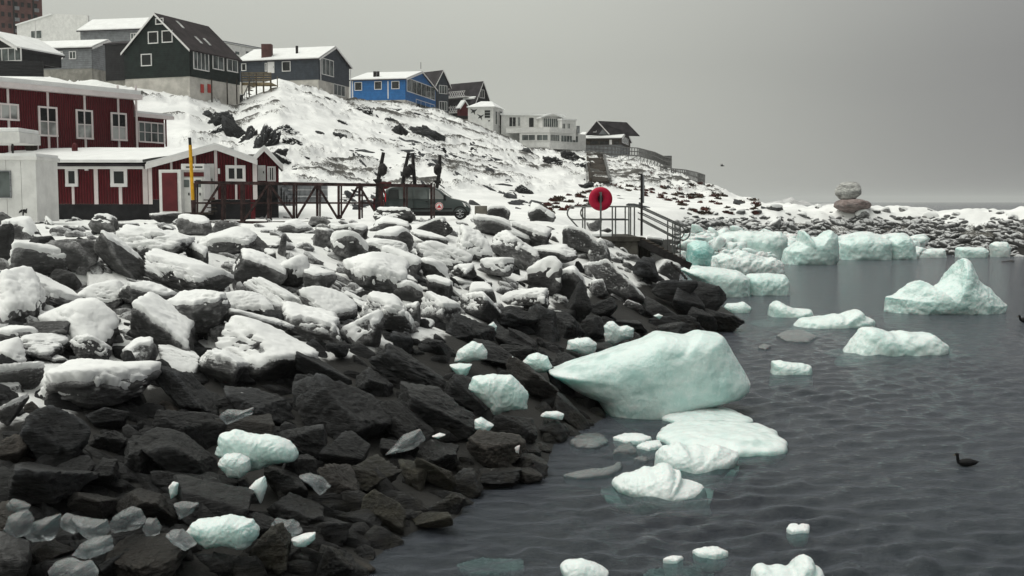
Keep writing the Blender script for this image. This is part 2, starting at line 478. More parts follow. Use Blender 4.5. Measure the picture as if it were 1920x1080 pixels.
class MB:
    """collects simple solids (world coordinates) for ONE mesh object"""
    def __init__(s): s.v = []; s.f = []; s.al = []
    def add(s, vs, fs, al=None):
        k = len(s.v)
        s.v += [tuple(map(float, p)) for p in vs]
        s.f += [tuple(i + k for i in f) for f in fs]
        s.al += list(al) if al is not None else [0.0] * len(vs)
        return s
    def hexa(s, p, al=None):   # 8 pts: bottom 4 loop, top 4 loop
        return s.add(p, [(3,2,1,0),(4,5,6,7),(0,1,5,4),(1,2,6,5),(2,3,7,6),(3,0,4,7)], al)
    def box(s, x0, x1, y0, y1, z0, z1):
        return s.hexa([(x0,y0,z0),(x1,y0,z0),(x1,y1,z0),(x0,y1,z0),(x0,y0,z1),(x1,y0,z1),(x1,y1,z1),(x0,y1,z1)])
    def slab(s, quad, th):     # quad of 4 points, thickness straight down
        q = [np.array(p, float) for p in quad]
        d = np.array((0, 0, th))
        return s.hexa([p - d for p in q] + q)
    def bar(s, p, q, wx, wy=None):
        wy = wy or wx
        p = np.array(p, float); q = np.array(q, float); d = q - p; L = np.linalg.norm(d); d /= L
        u = np.cross(d, (0, 0, 1)); 
        if np.linalg.norm(u) < 1e-3: u = np.array((1., 0, 0))
        u /= np.linalg.norm(u); v = np.cross(u, d)
        c = [(-1,-1),(1,-1),(1,1),(-1,1)]
        a = [p + u*i*wx/2 + v*j*wy/2 for i, j in c]; b2 = [q + u*i*wx/2 + v*j*wy/2 for i, j in c]
        return s.hexa(a + b2)
    def tube(s, pts, r, n=8, radii=None, cap=True):
        pts = [np.array(p, float) for p in pts]
        k0 = len(s.v); vs = []; prev = None
        for i, p in enumerate(pts):
            d = pts[min(i+1, len(pts)-1)] - pts[max(i-1, 0)]; d /= np.linalg.norm(d) + 1e-9
            if prev is None:
                u = np.cross(d, (0, 0, 1))
                if np.linalg.norm(u) < 1e-2: u = np.cross(d, (0, 1, 0))
            else: u = prev - d * np.dot(prev, d)
            u /= np.linalg.norm(u) + 1e-9; prev = u; v = np.cross(d, u)
            rr = radii[i] if radii is not None else r
            for a in range(n):
                t = 2 * math.pi * a / n
                vs.append(p + (u * math.cos(t) + v * math.sin(t)) * rr)
        fs = []
        for i in range(len(pts)-1):
            for a in range(n):
                b_ = (a + 1) % n
                fs.append((i*n+a, i*n+b_, (i+1)*n+b_, (i+1)*n+a))
        if cap:
            fs.append(tuple(range(n))[::-1]); fs.append(tuple((len(pts)-1)*n + a for a in range(n)))
        return s.add(vs, fs)
    def prism(s, poly, vec):   # polygon (3D loop) extruded by vec
        n = len(poly); vec = np.array(vec, float)
        p = [np.array(q, float) for q in poly]
        fs = [tuple(range(n))[::-1], tuple(range(n, 2*n))] + [(i, (i+1) % n, n + (i+1) % n, n + i) for i in range(n)]
        return s.add(p + [q + vec for q in p], fs)
    def build(s, name, mat, parent=None, loc=None, label=None, smooth=False, bevel=0):
        o0 = ORI[parent.name] if parent is not None else (np.zeros(3) if loc is None else np.array(loc, float))
        me = bpy.data.meshes.new(name)
        me.from_pydata([tuple(np.array(p) - o0) for p in s.v], [], s.f)
        if any(s.al):
            a = me.attributes.new('along', 'FLOAT', 'POINT'); a.data.foreach_set('value', np.array(s.al, np.float32))
        bm = bmesh.new(); bm.from_mesh(me)
        bmesh.ops.recalc_face_normals(bm, faces=bm.faces)
        if bevel:
            bmesh.ops.bevel(bm, geom=[e for e in bm.edges if e.calc_face_angle(0) > 0.5], offset=bevel, segments=2, affect='EDGES', profile=0.6)
        bm.to_mesh(me); bm.free()
        if smooth:
            for p in me.polygons: p.use_smooth = True
        return link_mesh(name, me, mat, parent, loc, label)

# ------------------------------------------------------------------ the land
shore_px = [(600,1120),(670,1080),(740,1010),(855,978),(885,925),(1020,890),(1035,835),(1130,785),(1200,700),(1300,634),(1385,613)]
SH = [(-6.5,-60),(-5.8,0),(-4.6,8.5)] + [tuple(G(x, y)[:2]) for x, y in shore_px]
SWv = [14]*3 + [14,14,14,14,13,12,11,10,9,8,6.5]
SH += [(8.9,43),(8.4,48),(8.4,60),(9.5,72),(13,84),(18,91),(27,93.5),(36,93.5),(42,91),(50,91),(60,95),(62,100),(54,106),(44,110),(38,116),(42,130),(48,150),(62,200),(60,320),(0,520),(-500,500),(-500,-60)]
assert True
SWv += [6,6,7,7,7,6,6,6,6,6,6,7,7,7,8,12,12,20,30,30,30,30]
SH = np.array(SH); SWv = np.array((SWv + [30]*9)[:len(SH)], float)
def shore(x, y):
    """signed distance inland, and local slope width"""
    x = np.asarray(x, float); y = np.asarray(y, float)
    best = np.full(x.shape, 1e9); wd = np.zeros(x.shape); inside = np.zeros(x.shape, bool)
    n_ = len(SH)
    for i in range(n_):
        a = SH[i]; b2 = SH[(i+1) % n_]; d = b2 - a; L2 = d @ d
        t = np.clip(((x-a[0])*d[0] + (y-a[1])*d[1]) / L2, 0, 1)
        e = np.hypot(x-a[0]-t*d[0], y-a[1]-t*d[1])
        k = e < best
        best = np.where(k, e, best); wd = np.where(k, SWv[i]*(1-t) + SWv[(i+1) % n_]*t, wd)
        c = ((a[1] > y) != (b2[1] > y))
        with np.errstate(divide='ignore', invalid='ignore'):
            xi = a[0] + (y-a[1]) * d[0] / (d[1] if d[1] else 1e-9)
        inside ^= c & (x < xi)
    return np.where(inside, best, -best), wd
HP = np.array([-700,-200,0,100,180,250,360,450,490,530,600,660,760,820,880,940,1000,1100,1180,1260,1320,1380,1440,1520])
HR = np.array([150,140,135,132,130,128,130,150,156,158,160,170,192,200,205,205,206,215,222,205,190,160,128,112.])
HY = np.array([140,140,140,148,150,166,180,192,165,152,176,193,202,213,235,258,284,294,303,325,345,369,386,389.])
HF = np.array([80,78,78,78,78,77,76,75,75,74,74,74,74,75,76,77,78,80,84,90,94,98,100,100.])
HU = (HP - 960) / F
HZ = CH + (378 - HY) / F * HR
def height(x, y, detail=True):
    x = np.asarray(x, float); y = np.asarray(y, float)
    s, wd = shore(x, y)
    top = 3.45 + 0.35 * sst(70, 100, y) * sst(5, 30, x)
    t = s / wd
    z = np.where(t < 0, np.maximum(s * 0.42, -2.2), top * (1 - (1 - np.clip(t, 0, 1)) ** 1.15))
    yy = np.maximum(y, 1)
    u = np.clip(x / yy, -0.85, 0.3)
    Fd = np.interp(u, HU, HF); Rd = np.interp(u, HU, HR); Zr = np.interp(u, HU, HZ)
    tt = (yy - Fd) / (Rd - Fd)
    tc_ = np.clip(tt, 0, 1)
    e = 0.55 * tc_ + 0.45 * sst(0, 1, tc_)
    hill = np.maximum(Zr - top, 0) * e + np.clip(tt - 1, 0, 3) * np.where(u < 0.0, 1.0, -2.5)
    hill = np.where(y > 5, hill, 0) * sst(0, 5, s)
    z = z + hill
    sp_ = sst(84, 90, y) * sst(16, 24, x) * sst(0.5, 3, s)
    z = z + sp_ * (0.75 * fbm(x*0.22, y*0.3, 8, 4, 0.6) + 0.25 * vn(x*0.9, y*0.9, 3))
    if detail:
        land = sst(0.0, 3, s)
        z = z + land * (0.22 * fbm(x*0.7, y*0.7, 0, 4) * np.where(hill > 0.5, 0.4, 1) * sst(66, 58, y)) + (hill > 0.2) * sst(0.2, 3, hill) * (1.0*fbm(x*0.08, y*0.08, 3, 3) + 0.45*fbm(x*0.35, y*0.35, 9, 3)) * sst(1.0, 0.93, np.where(tt > 1, 1.0, 0)*0+tc_*0.5)
    return z
_d = np.exp(np.linspace(math.log(5), math.log(420), 1500))
def hit(px, py):
    X, Z = ray(px, py)
    z = CH + Z * _d
    h = np.maximum(height(X * _d, _d), -5)
    k = np.where(h >= z)[0]
    i = k[0] if len(k) else len(_d) - 1
    d = _d[i]
    return np.array((X * d, d, CH + Z * d))

# ground mesh: fan of quads round the viewpoint, all the way round behind it too
ang = np.concatenate([np.linspace(-150, -32, 60)[:-1], np.linspace(-32, 30, 640), np.linspace(30, 60, 20)[1:]])
rad = np.exp(np.concatenate([np.linspace(math.log(2.5), math.log(60), 190)[:-1], np.linspace(math.log(60), math.log(250), 330)[:-1], np.linspace(math.log(250), math.log(620), 20)]))
A_, R_ = np.meshgrid(np.radians(ang), rad)
gx = R_ * np.sin(A_); gy = R_ * np.cos(A_)
gz = height(gx, gy)
s_, wd_ = shore(gx, gy)
# exposed rock bands on the hill, running down to the right
rotx = gx * 0.8 + gy * 0.35; roty = gy * 0.5 - gx * 0.35 + gz * 0.8
rk = fbm(rotx * 0.10, roty * 0.42, 2.0, 5, 0.62)
rk2 = fbm(rotx * 0.45, roty * 1.3, 7.0, 4, 0.65)
U_ = gx / np.maximum(gy, 1)
onhill = sst(4.2, 6, gz)
bias = np.interp(U_, [-0.8, -0.33, -0.27, -0.2, -0.15, -0.05, 0.05, 0.15, 0.25], [-.5, -.35, -.10, -.35, -.05, 0.05, 0.0, 0.05, 0.0])
rock = np.clip(0.25 + (rk * 0.75 + rk2 * 0.45 + bias * 0.45), 0, 1) * onhill
spitm = sst(82, 86, gy) * sst(10, 18, gx) * (1 - sst(0.2, 1.6, np.abs(s_ - 2.6) - 2.6))
rock = np.maximum(rock, spitm * 0.58 * (1 - sst(2.4, 3.2, gz)))
gz = gz + onhill * sst(0.3, 0.6, rock) * (0.5 + 0.5 * rk2)
tide = 1 - sst(1.1, 1.9, gz)
V = np.stack([gx, gy, gz], -1).reshape(-1, 3)
nr, na = gx.shape
idx = np.arange(nr * na).reshape(nr, na)
Q = np.stack([idx[:-1, :-1], idx[1:, :-1], idx[1:, 1:], idx[:-1, 1:]], -1).reshape(-1, 4)[:, ::-1]
me = np_mesh('ground', V, Q, True)
for nm, arr in (('rock', rock), ('tide', tide)):
    a = me.attributes.new(nm, 'FLOAT', 'POINT'); a.data.foreach_set('value', arr.astype(np.float32).ravel())
ground = link_mesh('ground', me, 'ground'); tag(ground, 'snowy hillside, road shelf and dark tidal embankment', None, None, 'structure')

# sea with real ripples near by
ang = np.concatenate([np.linspace(-180, -31, 40)[:-1], np.linspace(-31, 31, 620), np.linspace(31, 180, 40)[1:]])
rad = np.exp(np.concatenate([np.linspace(math.log(3), math.log(11), 12)[:-1], np.linspace(math.log(11), math.log(95), 430)[:-1], np.linspace(math.log(95), math.log(9000), 60)]))
A_, R_ = np.meshgrid(np.radians(ang), rad)
wx = R_ * np.sin(A_); wy = R_ * np.cos(A_)
wz = np.zeros_like(wx)
for i in range(64):
    lam = math.exp(random.uniform(math.log(0.16), math.log(0.85)))
    th = random.gauss(1.75, 0.62)
    kx, ky = math.cos(th) * 2 * math.pi / lam, math.sin(th) * 2 * math.pi / lam
    cell = R_ * 0.006
    wz += 0.0190 * lam ** 0.95 * np.sin(kx * wx + ky * wy + random.uniform(0, 6.28) + 1.3 * vn(wx * 0.3, wy * 0.3, i)) * np.clip(1.3 - cell * 3.0 / lam, 0, 1)
ss, _w = shore(wx, wy)
wz *= (0.55 + 0.45 * vn(wx*0.11, wy*0.11, 5)) * np.clip(0.25 - ss * 0.3, 0.25, 1)
wz += 0.0
nr, na = wx.shape
idx = np.arange(nr * na).reshape(nr, na)
Q = np.stack([idx[:-1, :-1], idx[1:, :-1], idx[1:, 1:], idx[:-1, 1:]], -1).reshape(-1, 4)[:, ::-1]
sea = link_mesh('sea', np_mesh('sea', np.stack([wx, wy, wz], -1).reshape(-1, 3), Q, True), 'water'); tag(sea, kind='structure')

# a low snowy coast across the fjord
mb = MB(); pts = []
for k in range(60):
    px = 1395 + k * 3.4
    h = max(0.5, (9 * (0.45 + 0.5*math.sin(k*0.21+1) + 0.25 * math.sin(k*0.83))) * math.sin(math.pi * min(1, (k+4)/66)))
    p = W(px, 378, 1500); pts.append((p[0], p[1], h))
for k in range(59):
    a, b2 = pts[k], pts[k+1]
    mb.add([(a[0],a[1],-1),(b2[0],b2[1],-1),(b2[0],b2[1]+60,b2[2]),(a[0],a[1]+60,a[2]),(b2[0],b2[1]+240,-1),(a[0],a[1]+240,-1)], [(0,1,2,3),(3,2,4,5)])
o = mb.build('far_coast', 'far_coast'); tag(o, kind='structure')

# ------------------------------------------------------------------ boulders
ICO = {}
def ico(sub):
    if sub not in ICO:
        bm = bmesh.new(); bmesh.ops.create_icosphere(bm, subdivisions=sub, radius=1)
        bm.verts.ensure_lookup_table()
        v = np.array([x.co[:] for x in bm.verts]); f_ = np.array([[q.index for q in p.verts] for p in bm.faces])
        bm.free(); ICO[sub] = (v / np.linalg.norm(v, axis=1)[:, None], f_)
    return ICO[sub]
def vnorm(V, Fc):
    a = V[Fc[:, 1]] - V[Fc[:, 0]]; b2 = V[Fc[:, 2]] - V[Fc[:, 0]]
    fn = np.cross(a, b2); nn = np.zeros_like(V)
    for k in range(3): np.add.at(nn, Fc[:, k], fn)
    return nn / (np.linalg.norm(nn, axis=1)[:, None] + 1e-12)
def boulder_shape(rng, sub, sharp, rough=0.05):
    v, f_ = ico(sub)
    K = rng.randint(5, 11)
    nrm = rng.normal(size=(K, 3)); nrm /= np.linalg.norm(nrm, axis=1)[:, None]
    ax = np.array([(1,0,0),(-1,0,0),(0,1,0),(0,-1,0),(0,0,1),(0,0,-1)], float) + rng.normal(size=(6, 3)) * 0.42
    ax /= np.linalg.norm(ax, axis=1)[:, None]
    nrm = np.vstack([nrm, ax]); dd = np.concatenate([rng.uniform(0.78, 1.1, K), rng.uniform(0.62, 0.85, 6)])
    q = np.maximum(v @ nrm.T, 0) / dd
    r = (q ** sharp).sum(1) ** (-1.0 / sharp)
    o3 = rng.uniform(0, 50, 3)
    P = v * r[:, None]
    r2 = 1 + rough * 0.9 * fbm(P[:,0]*9+o3[2], P[:,1]*9+o3[0], P[:,2]*9+o3[1], 2, 0.6) * (sub > 3) + rough * 1.6 * fbm(v[:,0]*1.6+o3[0], v[:,1]*1.6+o3[1], v[:,2]*1.6+o3[2], 2) + rough * fbm(P[:,0]*4+o3[0], P[:,1]*4+o3[1], P[:,2]*4+o3[2], 3, 0.6)
    # bedding steps
    st = rng.normal(size=3); st /= np.linalg.norm(st)
    q = P @ st * 6 + fbm(P[:,0]*2, P[:,1]*2, P[:,2]*2+o3[1], 2)
    r2 = r2 + rough * 0.5 * (sst(0.25, 0.75, q - np.floor(q)) - 0.5) * (np.abs(vn(P[:,0]*2+9, P[:,1]*2, P[:,2]*2+o3[0])) > 0.2)
    P = P * r2[:, None]
    P[:,0] /= np.abs(P[:,0]).max(); P[:,1] /= np.abs(P[:,1]).max(); P[:,2] /= np.abs(P[:,2]).max()
    return P, f_
def rotY(a):
    c, s = math.cos(a), math.sin(a)
    return np.array([[c,0,s],[0,1,0],[-s,0,c]])
def rotZ(a):
    c, s = math.cos(a), math.sin(a)
    return np.array([[c,-s,0],[s,c,0],[0,0,1]])
BOULDERS = []
def make_boulder(loc, rx, ry, rz, tilt, kind, seed, sub=4, sharp=None, name='boulder', pxy=None, label=None, mat=None, group='boulders of the shore embankment', yaw=None, rgh=1.0):
    rng = np.random.RandomState(seed)
    if sharp is None: sharp = rng.uniform(8, 14) if kind in 'sg' else (rng.uniform(16, 30) if kind == 'p' else rng.uniform(30, 60))
    P, Fc = boulder_shape(rng, sub, sharp, (rng.uniform(0.04, 0.07) if kind in 'sgp' else rng.uniform(0.045, 0.085)) * rgh)
    P = P * np.array([rx, ry, rz])
    P = P @ rotZ(rng.uniform(-0.25, 0.25) if yaw is None else yaw).T @ rotY(math.radians(tilt)).T
    me = np_mesh(name, P, Fc, True)
    mm = mat or {'s': 'rock_grey', 'g': 'rock_grey', 'p': 'rock_grey', 'd': 'rock_dark', 'b': 'rock_brown', 'm': 'rock_moss'}[kind]
    o = link_mesh(name, me, mm, None, loc)
    o['frost'] = 0.0 if (loc[2] < 1.2 and kind == 'g') else {'s': rng.uniform(0.45, 0.7), 'p': rng.uniform(0.75, 1.0), 'g': rng.uniform(0.2, 0.5), 'd': rng.choice([0.0, 0.05, 0.12, 0.2]), 'b': 0.0, 'm': 0.0}[kind]
    if loc[2] > 1.2 and kind in 'sp' or (loc[2] > 1.2 and kind == 'g' and rng.uniform() < 0.6):
        nn = vnorm(P, Fc)
        wp = P + np.array(loc)
        nz_ = nn[:, 2] + 0.26 * fbm(wp[:,0]*2.4, wp[:,1]*2.4, wp[:,2]*2.4, 4, 0.65)
        lo = {'s': 0.04, 'p': 0.34, 'g': 0.55}[kind]
        mk = sst(lo, lo + 0.30, nz_)
        th = min(0.16, 0.12 * (rx + rz)) * {'s': 1.0, 'p': 0.55, 'g': 0.5}[kind] * (0.8 + 0.3 * vn(wp[:,0]*1.2, wp[:,1]*1.2, wp[:,2]))
        off = (mk * th)[:, None] * np.array((0, 0, 1.0)) + nn * (mk * th * 0.25)[:, None] - nn * (0.05 * (1 - mk))[:, None]
        keep = (mk[Fc] > 0.01).any(1)
        F2 = Fc[keep]
        if len(F2) > 8:
            used, inv = np.unique(F2, return_inverse=True)
            link_mesh('snow_cap', np_mesh('snow_cap', (P + off)[used], inv.reshape(F2.shape), True), 'snow', o)
    BOULDERS.append(dict(o=o, px=pxy, size=rx, kind=kind, label=label, group=group))
    return o

B = [  # photo x, y, half-length, half-height, tilt, kind, label
(35,438,37,20,0,'p'),(6,470,20,36,0,'g'),(139,482,38,29,-10,'g','grey heart-shaped boulder with snow in its notch, in deep snow at the upper left'),
(70,497,52,25,5,'s'),(197,425,24,17,20,'g'),(238,428,20,9,15,'g'),(305,413,28,12,10,'g'),
(367,430,32,17,0,'g'),(290,462,62,24,0,'p'),(234,498,60,20,50,'g'),(445,456,58,20,35,'g'),(340,518,75,28,25,'p'),(381,590,52,38,-25,'g'),(476,520,57,33,15,'g'),
(425,465,50,20,0,'s'),(378,490,32,20,0,'s'),(80,553,65,28,25,'s'),(25,572,58,42,20,'s'),(118,535,26,24,40,'g'),(160,618,70,36,25,'s'),(195,560,42,20,0,'s'),
(280,562,65,28,10,'g'),(90,618,45,18,0,'g'),(32,632,35,14,10,'s'),(78,655,42,24,0,'p'),(15,668,38,26,20,'s'),(172,665,40,26,35,'s'),(305,625,85,34,35,'p'),
(262,668,38,28,0,'p'),(340,672,45,26,15,'p'),(420,692,46,30,30,'p'),
(503,672,95,50,15,'p','huge frosted boulder with pale streaked snow face, the largest at mid slope'),
(470,578,50,20,5,'s'),(485,610,62,22,5,'g'),(520,562,55,16,30,'s'),(543,519,32,26,5,'s'),(505,487,13,17,0,'g'),(530,463,9,18,15,'g','small upright stone like a standing bird, poking out of the snow below the footbridge'),
(175,728,112,38,8,'s','big pillow-shaped boulder under thick snow at the left edge of the snow line'),(50,705,70,25,0,'s'),(15,777,28,32,0,'p'),(100,820,64,54,35,'d'),(205,783,42,24,15,'d'),(345,732,88,32,40,'d'),(478,762,74,28,10,'d'),
(325,812,92,40,15,'d'),(345,858,92,44,30,'d','large dark speckled slab tilting down to the right beside the big aqua ice slab'),(207,825,45,22,0,'d'),(195,885,42,25,-10,'d'),(25,842,38,30,0,'b'),(75,905,92,48,10,'d'),(175,945,46,28,0,'b'),
(268,950,66,38,20,'b'),(405,950,82,50,5,'d'),(470,797,62,22,0,'b'),(436,1054,57,36,0,'d'),(290,1042,90,48,15,'b'),(127,1007,28,20,0,'d'),(85,1032,45,22,15,'b'),
(512,1032,44,50,30,'m'),(200,1057,32,22,0,'d'),(590,745,46,42,20,'d'),(578,822,60,42,20,'d'),(535,905,58,32,15,'d'),(560,962,60,30,10,'d'),(12,1055,80,50,30,'g','smooth plain grey boulder filling the bottom left corner of the photo'),
(642,780,108,60,35,'d','very large dark angular boulder with a pale scratched ridge, left of the white ice triangle'),(760,692,88,46,25,'d'),(820,776,76,38,25,'d'),(760,797,60,30,35,'d'),(875,747,48,36,35,'d'),(828,852,66,34,5,'d'),(925,845,56,34,10,'b'),(965,806,46,46,30,'d'),
(1040,802,32,22,0,'d'),(640,907,58,38,40,'b'),(700,892,48,32,10,'m','boulder furred with yellow-green weed just above the waterline'),(775,888,28,28,0,'m'),(822,892,44,34,15,'m'),(722,958,50,36,35,'m'),(812,972,50,22,-5,'m'),(680,968,50,18,5,'d'),
(612,992,44,28,15,'d'),(622,1047,48,38,0,'d'),(880,907,38,28,30,'d'),(985,887,32,15,10,'b'),(990,866,36,18,10,'d'),(930,888,46,18,0,'d'),(995,717,58,26,35,'b'),(1065,772,46,20,50,'d'),(1055,717,46,16,35,'d'),
(600,692,62,26,35,'d'),(930,667,52,26,20,'d'),(610,452,22,20,20,'g'),(652,470,34,22,0,'s'),(660,438,35,18,0,'p'),(733,457,38,20,0,'g'),(735,430,36,14,5,'g'),(825,433,48,17,8,'g'),(728,410,48,13,0,'g'),
(805,450,35,14,15,'p'),(882,466,40,22,15,'s'),(757,500,38,23,15,'s'),(593,533,27,35,0,'g','upright barrel-shaped grey boulder standing on end mid slope'),(708,526,58,32,15,'s'),(760,556,30,20,20,'s'),(607,582,48,24,25,'s'),(725,472,40,12,5,'s'),
(820,517,32,19,10,'s'),(830,488,45,18,10,'s'),(873,512,28,16,10,'p'),(826,548,28,19,20,'s'),(905,552,35,18,30,'p'),(965,477,42,20,35,'g'),(930,505,30,16,15,'s'),(1022,529,38,27,-12,'s'),(1042,480,46,14,5,'g'),
(590,618,64,30,20,'p'),(688,623,38,30,20,'p'),(725,593,60,25,15,'p'),(775,597,16,22,0,'p'),(822,589,48,25,25,'p'),(905,581,42,25,25,'p'),(1000,565,60,19,0,'p'),(758,646,30,22,10,'d'),
(818,647,48,38,15,'d'),(870,622,55,22,20,'d'),(960,600,50,20,10,'d'),(1020,612,45,28,30,'d'),(960,642,55,18,20,'d'),(965,660,40,14,5,'d'),(517,605,28,22,0,'d'),(930,405,28,18,0,'p'),(928,430,36,16,5,'p'),
(1012,408,25,15,20,'p'),(1090,458,36,18,35,'p'),(1125,480,24,20,40,'p'),(1155,537,90,20,42,'p','long pale diagonal slab sliding down below the concrete landing stage'),(1113,427,14,12,0,'g'),(1138,434,14,5,0,'g'),(1210,507,26,19,20,'d'),
(1250,510,28,18,10,'p'),(1258,550,32,29,20,'d'),(1290,572,34,26,20,'d'),(1325,566,34,29,35,'d'),(1350,598,40,17,20,'d'),(1135,580,44,28,10,'d'),(1085,582,40,24,60,'d'),(1275,610,64,17,3,'d'),(960,440,34,12,20,'s'),(1000,448,42,15,20,'s'),
(1070,541,34,26,35,'p'),(1122,544,18,14,0,'p'),(1180,607,30,17,0,'d'),(1230,583,36,17,10,'d'),(1060,612,42,18,40,'d'),(1110,617,26,20,0,'d'),(550,430,30,12,0,'p'),(600,420,24,10,0,'g'),(1190,640,30,16,20,'d'),
(985,640,40,16,30,'d'),(1080,690,40,18,30,'d'),(1130,655,30,16,30,'d'),(700,720,40,24,40,'d'),(1250,620,30,14,0,'d'),(1310,600,34,18,20,'d'),(640,655,30,18,30,'d'),(5,415,18,12,0,'g'),(660,850,60,34,20,'d'),(740,838,44,20,20,'d'),(850,940,40,20,20,'d'),
(560,880,40,30,10,'d'),(470,990,40,26,10,'d'),(330,900,50,24,15,'d'),(260,860,44,30,30,'d'),(150,880,40,24,0,'d'),(20,980,60,34,10,'b'),(390,900,50,26,5,'d'),
]
mark = []
for i, e in enumerate(B):
    px, py, a, b2, ang_, kd = e[:6]
    lab = e[6] if len(e) > 6 else None
    h = hit(px, py + b2 * 0.35)
    d = h[1]
    c = W(px, py, d)
    rx, rz = a * d / F, b2 * d / F
    if py < 640: rx *= 1.10; rz *= 1.18
    rng = random.Random(i)
    ry = min(rx, rz * 2.2) * rng.uniform(0.85, 1.15)
    sub = 5 if a > 38 else 4
    make_boulder(c * np.array((.985, .985, 1)) + np.array((0, 0, 0.10 * rz + c[1] * 0.0008)), rx * 1.04, ry, rz * 1.08, ang_, kd, 1000 + i, sub, pxy=(px, py), label=lab)
    mark.append((px, py, a, b2))
# random fill between them
def covered(px, py, m_):
    return any(((px-x)/(a*0.75+m_))**2 + ((py-y)/(b2*0.75+m_*0.7))**2 < 1 for x, y, a, b2 in mark)
def shore_px_x(py):
    pts = [(490,1290),(560,1345),(613,1385),(634,1290),(700,1190),(785,1120),(835,1035),(890,1015),(925,885),(978,850),(1010,740),(1080,670)]
    return np.interp(py, [p[0] for p in pts], [p[1] for p in pts])
fill = 0; tries = 0
rr = random.Random(5)
while fill < 45 and tries < 8000:
    tries += 1
    py = rr.uniform(560, 1080); px = rr.uniform(0, 1385)
    if px > shore_px_x(py) - 5: continue
    sz = rr.uniform(13, 26) * (0.55 + (py - 400) / 700)
    if covered(px, py, sz * 0.42): continue
    if py < 560 and rr.random() < 0.5: continue
    # snow line runs down to the left
    sl = np.interp(px, [0, 300, 500, 700, 900, 1100, 1300], [770, 720, 700, 650, 600, 560, 500])
    kd = rr.choice('sspg') if py < sl - 70 else (rr.choice('ppgd') if py < sl else rr.choice('ddddb' if py < 860 else 'dddbbm'))
    h = hit(px, py); d = h[1]
    make_boulder(h, sz*d/F*1.3, sz*d/F, sz*d/F*rr.uniform(0.55, 0.8), rr.uniform(10, 45), kd, 3000 + fill, 4, pxy=(px, py))
    mark.append((px, py, sz*1.2, sz*0.7)); fill += 1

fill = 0; tries = 0
while fill < 95 and tries < 9000:
    tries += 1
    py = rr.uniform(408, 610); px = rr.uniform(-10, 1240)
    if px > shore_px_x(py) - 40 or (1050 < px and py < 450): continue
    if py < 424 and 560 < px: continue
    sz = rr.uniform(9, 20) * (0.6 + (py - 400) / 320)
    if covered(px, py, sz * 0.30): continue
    h = hit(px, py); d = h[1]
    make_boulder(h, sz*d/F*rr.uniform(1.1, 1.6), sz*d/F, sz*d/F*rr.uniform(0.55, 0.9), rr.gauss(22, 16), rr.choice('ssppgg'), 3500 + fill, 4, pxy=(px, py))
    mark.append((px, py, sz*1.2, sz*0.7)); fill += 1

def rubble(name, samples, mat, label, sub=2, sharp=26, extra=None):
    rng = np.random.RandomState(77)
    shapes = [boulder_shape(rng, sub, sharp, 0.08) for _ in range(12)]
    Vs, Fs, k = [], [], 0
    for (p, s, sy, sz, t) in samples:
        P, Fc = shapes[rng.randint(12)]
        Q_ = (P * np.array([s, sy, sz])) @ rotZ(rng.uniform(-0.6, 0.6)).T @ rotY(math.radians(t)).T + p
        Vs.append(Q_); Fs.append(Fc + k); k += len(P)
    o = link_mesh(name, np_mesh(name, np.vstack(Vs), np.vstack(Fs), sub > 2), mat)
    tag(o, label, None, None, 'stuff')
    o['frost'] = extra if extra is not None else 0.0
    return o
sm = []
while len(sm) < 560:
    py = rr.uniform(420, 1085); px = rr.uniform(-40, 1385)
    if px > shore_px_x(py) + 4: continue
    h = hit(px, py); d = h[1]
    if h[2] > 2.3 and rr.random() < 0.85: continue
    s = rr.uniform(0.10, 0.30)
    sm.append((h, s*1.3, s, s*0.8, rr.uniform(0, 50)))
rubble('rubble', sm, 'rock_dark', 'small dark stones wedged between the boulders', 3)

sm = []
while len(sm) < 560:
    py = rr.uniform(404, 640); px = rr.uniform(-40, 1240)
    if px > shore_px_x(py) - 20: continue
    h = hit(px, py)
    if h[2] < 1.6 or (1050 < px and py < 450): continue
    s = rr.uniform(0.08, 0.30)
    sm.append((h, s*1.4, s, s*0.7, rr.gauss(22, 18)))
rubble('snowy_rubble', sm, 'rock_grey', 'small frosted stones between the snowy boulders', 3, extra=0.85)
# outcrops on the hill
OUT = [(415,235,26,24,50),(442,252,32,30,10),(470,258,26,34,20),(500,268,26,30,30),(517,292,20,24,60),(540,246,28,11,0),(398,220,24,11,40),(400,250,18,12,-10),(548,266,20,15,20),(570,320,30,9,15),(530,303,20,16,50),
(684,210,20,11,30),(733,228,20,8,20),(750,250,24,13,35),(800,252,34,13,25),(808,280,28,20,20),(826,287,17,12,30),(800,306,16,9,50),(862,318,24,6,15),(636,257,15,8,10),(570,296,10,4,20),(585,162,20,13,50),(620,187,12,4,15),
(735,206,20,5,10),(887,282,16,8,0),(868,314,18,5,10),(983,360,18,10,30),(992,288,24,9,20),(1042,306,24,13,20),(1073,298,24,12,20),(1092,312,12,14,60),(1020,320,14,4,25),(1099,351,14,10,0),(600,250,10,4,15),(640,230,12,4,20),
(700,300,10,4,20),(760,330,12,5,20),(930,330,12,4,20),(880,340,12,5,20),(660,330,9,3,10),(610,300,9,4,30),(780,215,13,4,10),(845,262,14,6,30),(1185,345,12,5,0),(385,175,16,8,30),(415,182,20,9,15),(447,190,16,12,0)]
for i, (px, py, a, b2, t) in enumerate(OUT):
    h = hit(px, py + b2 * 0.2); d = h[1]
    a *= 1.12; b2 *= 1.12
    make_boulder(h, a*d/F, min(a, b2*1.6)*d/F, b2*d/F*1.15, t, 'g', 5000 + i, 5 if a > 15 else 4, sharp=22, rgh=3.6, name='rock_outcrop', pxy=(px, py), mat='rock_dark', group='outcrops on the snowy hillside')

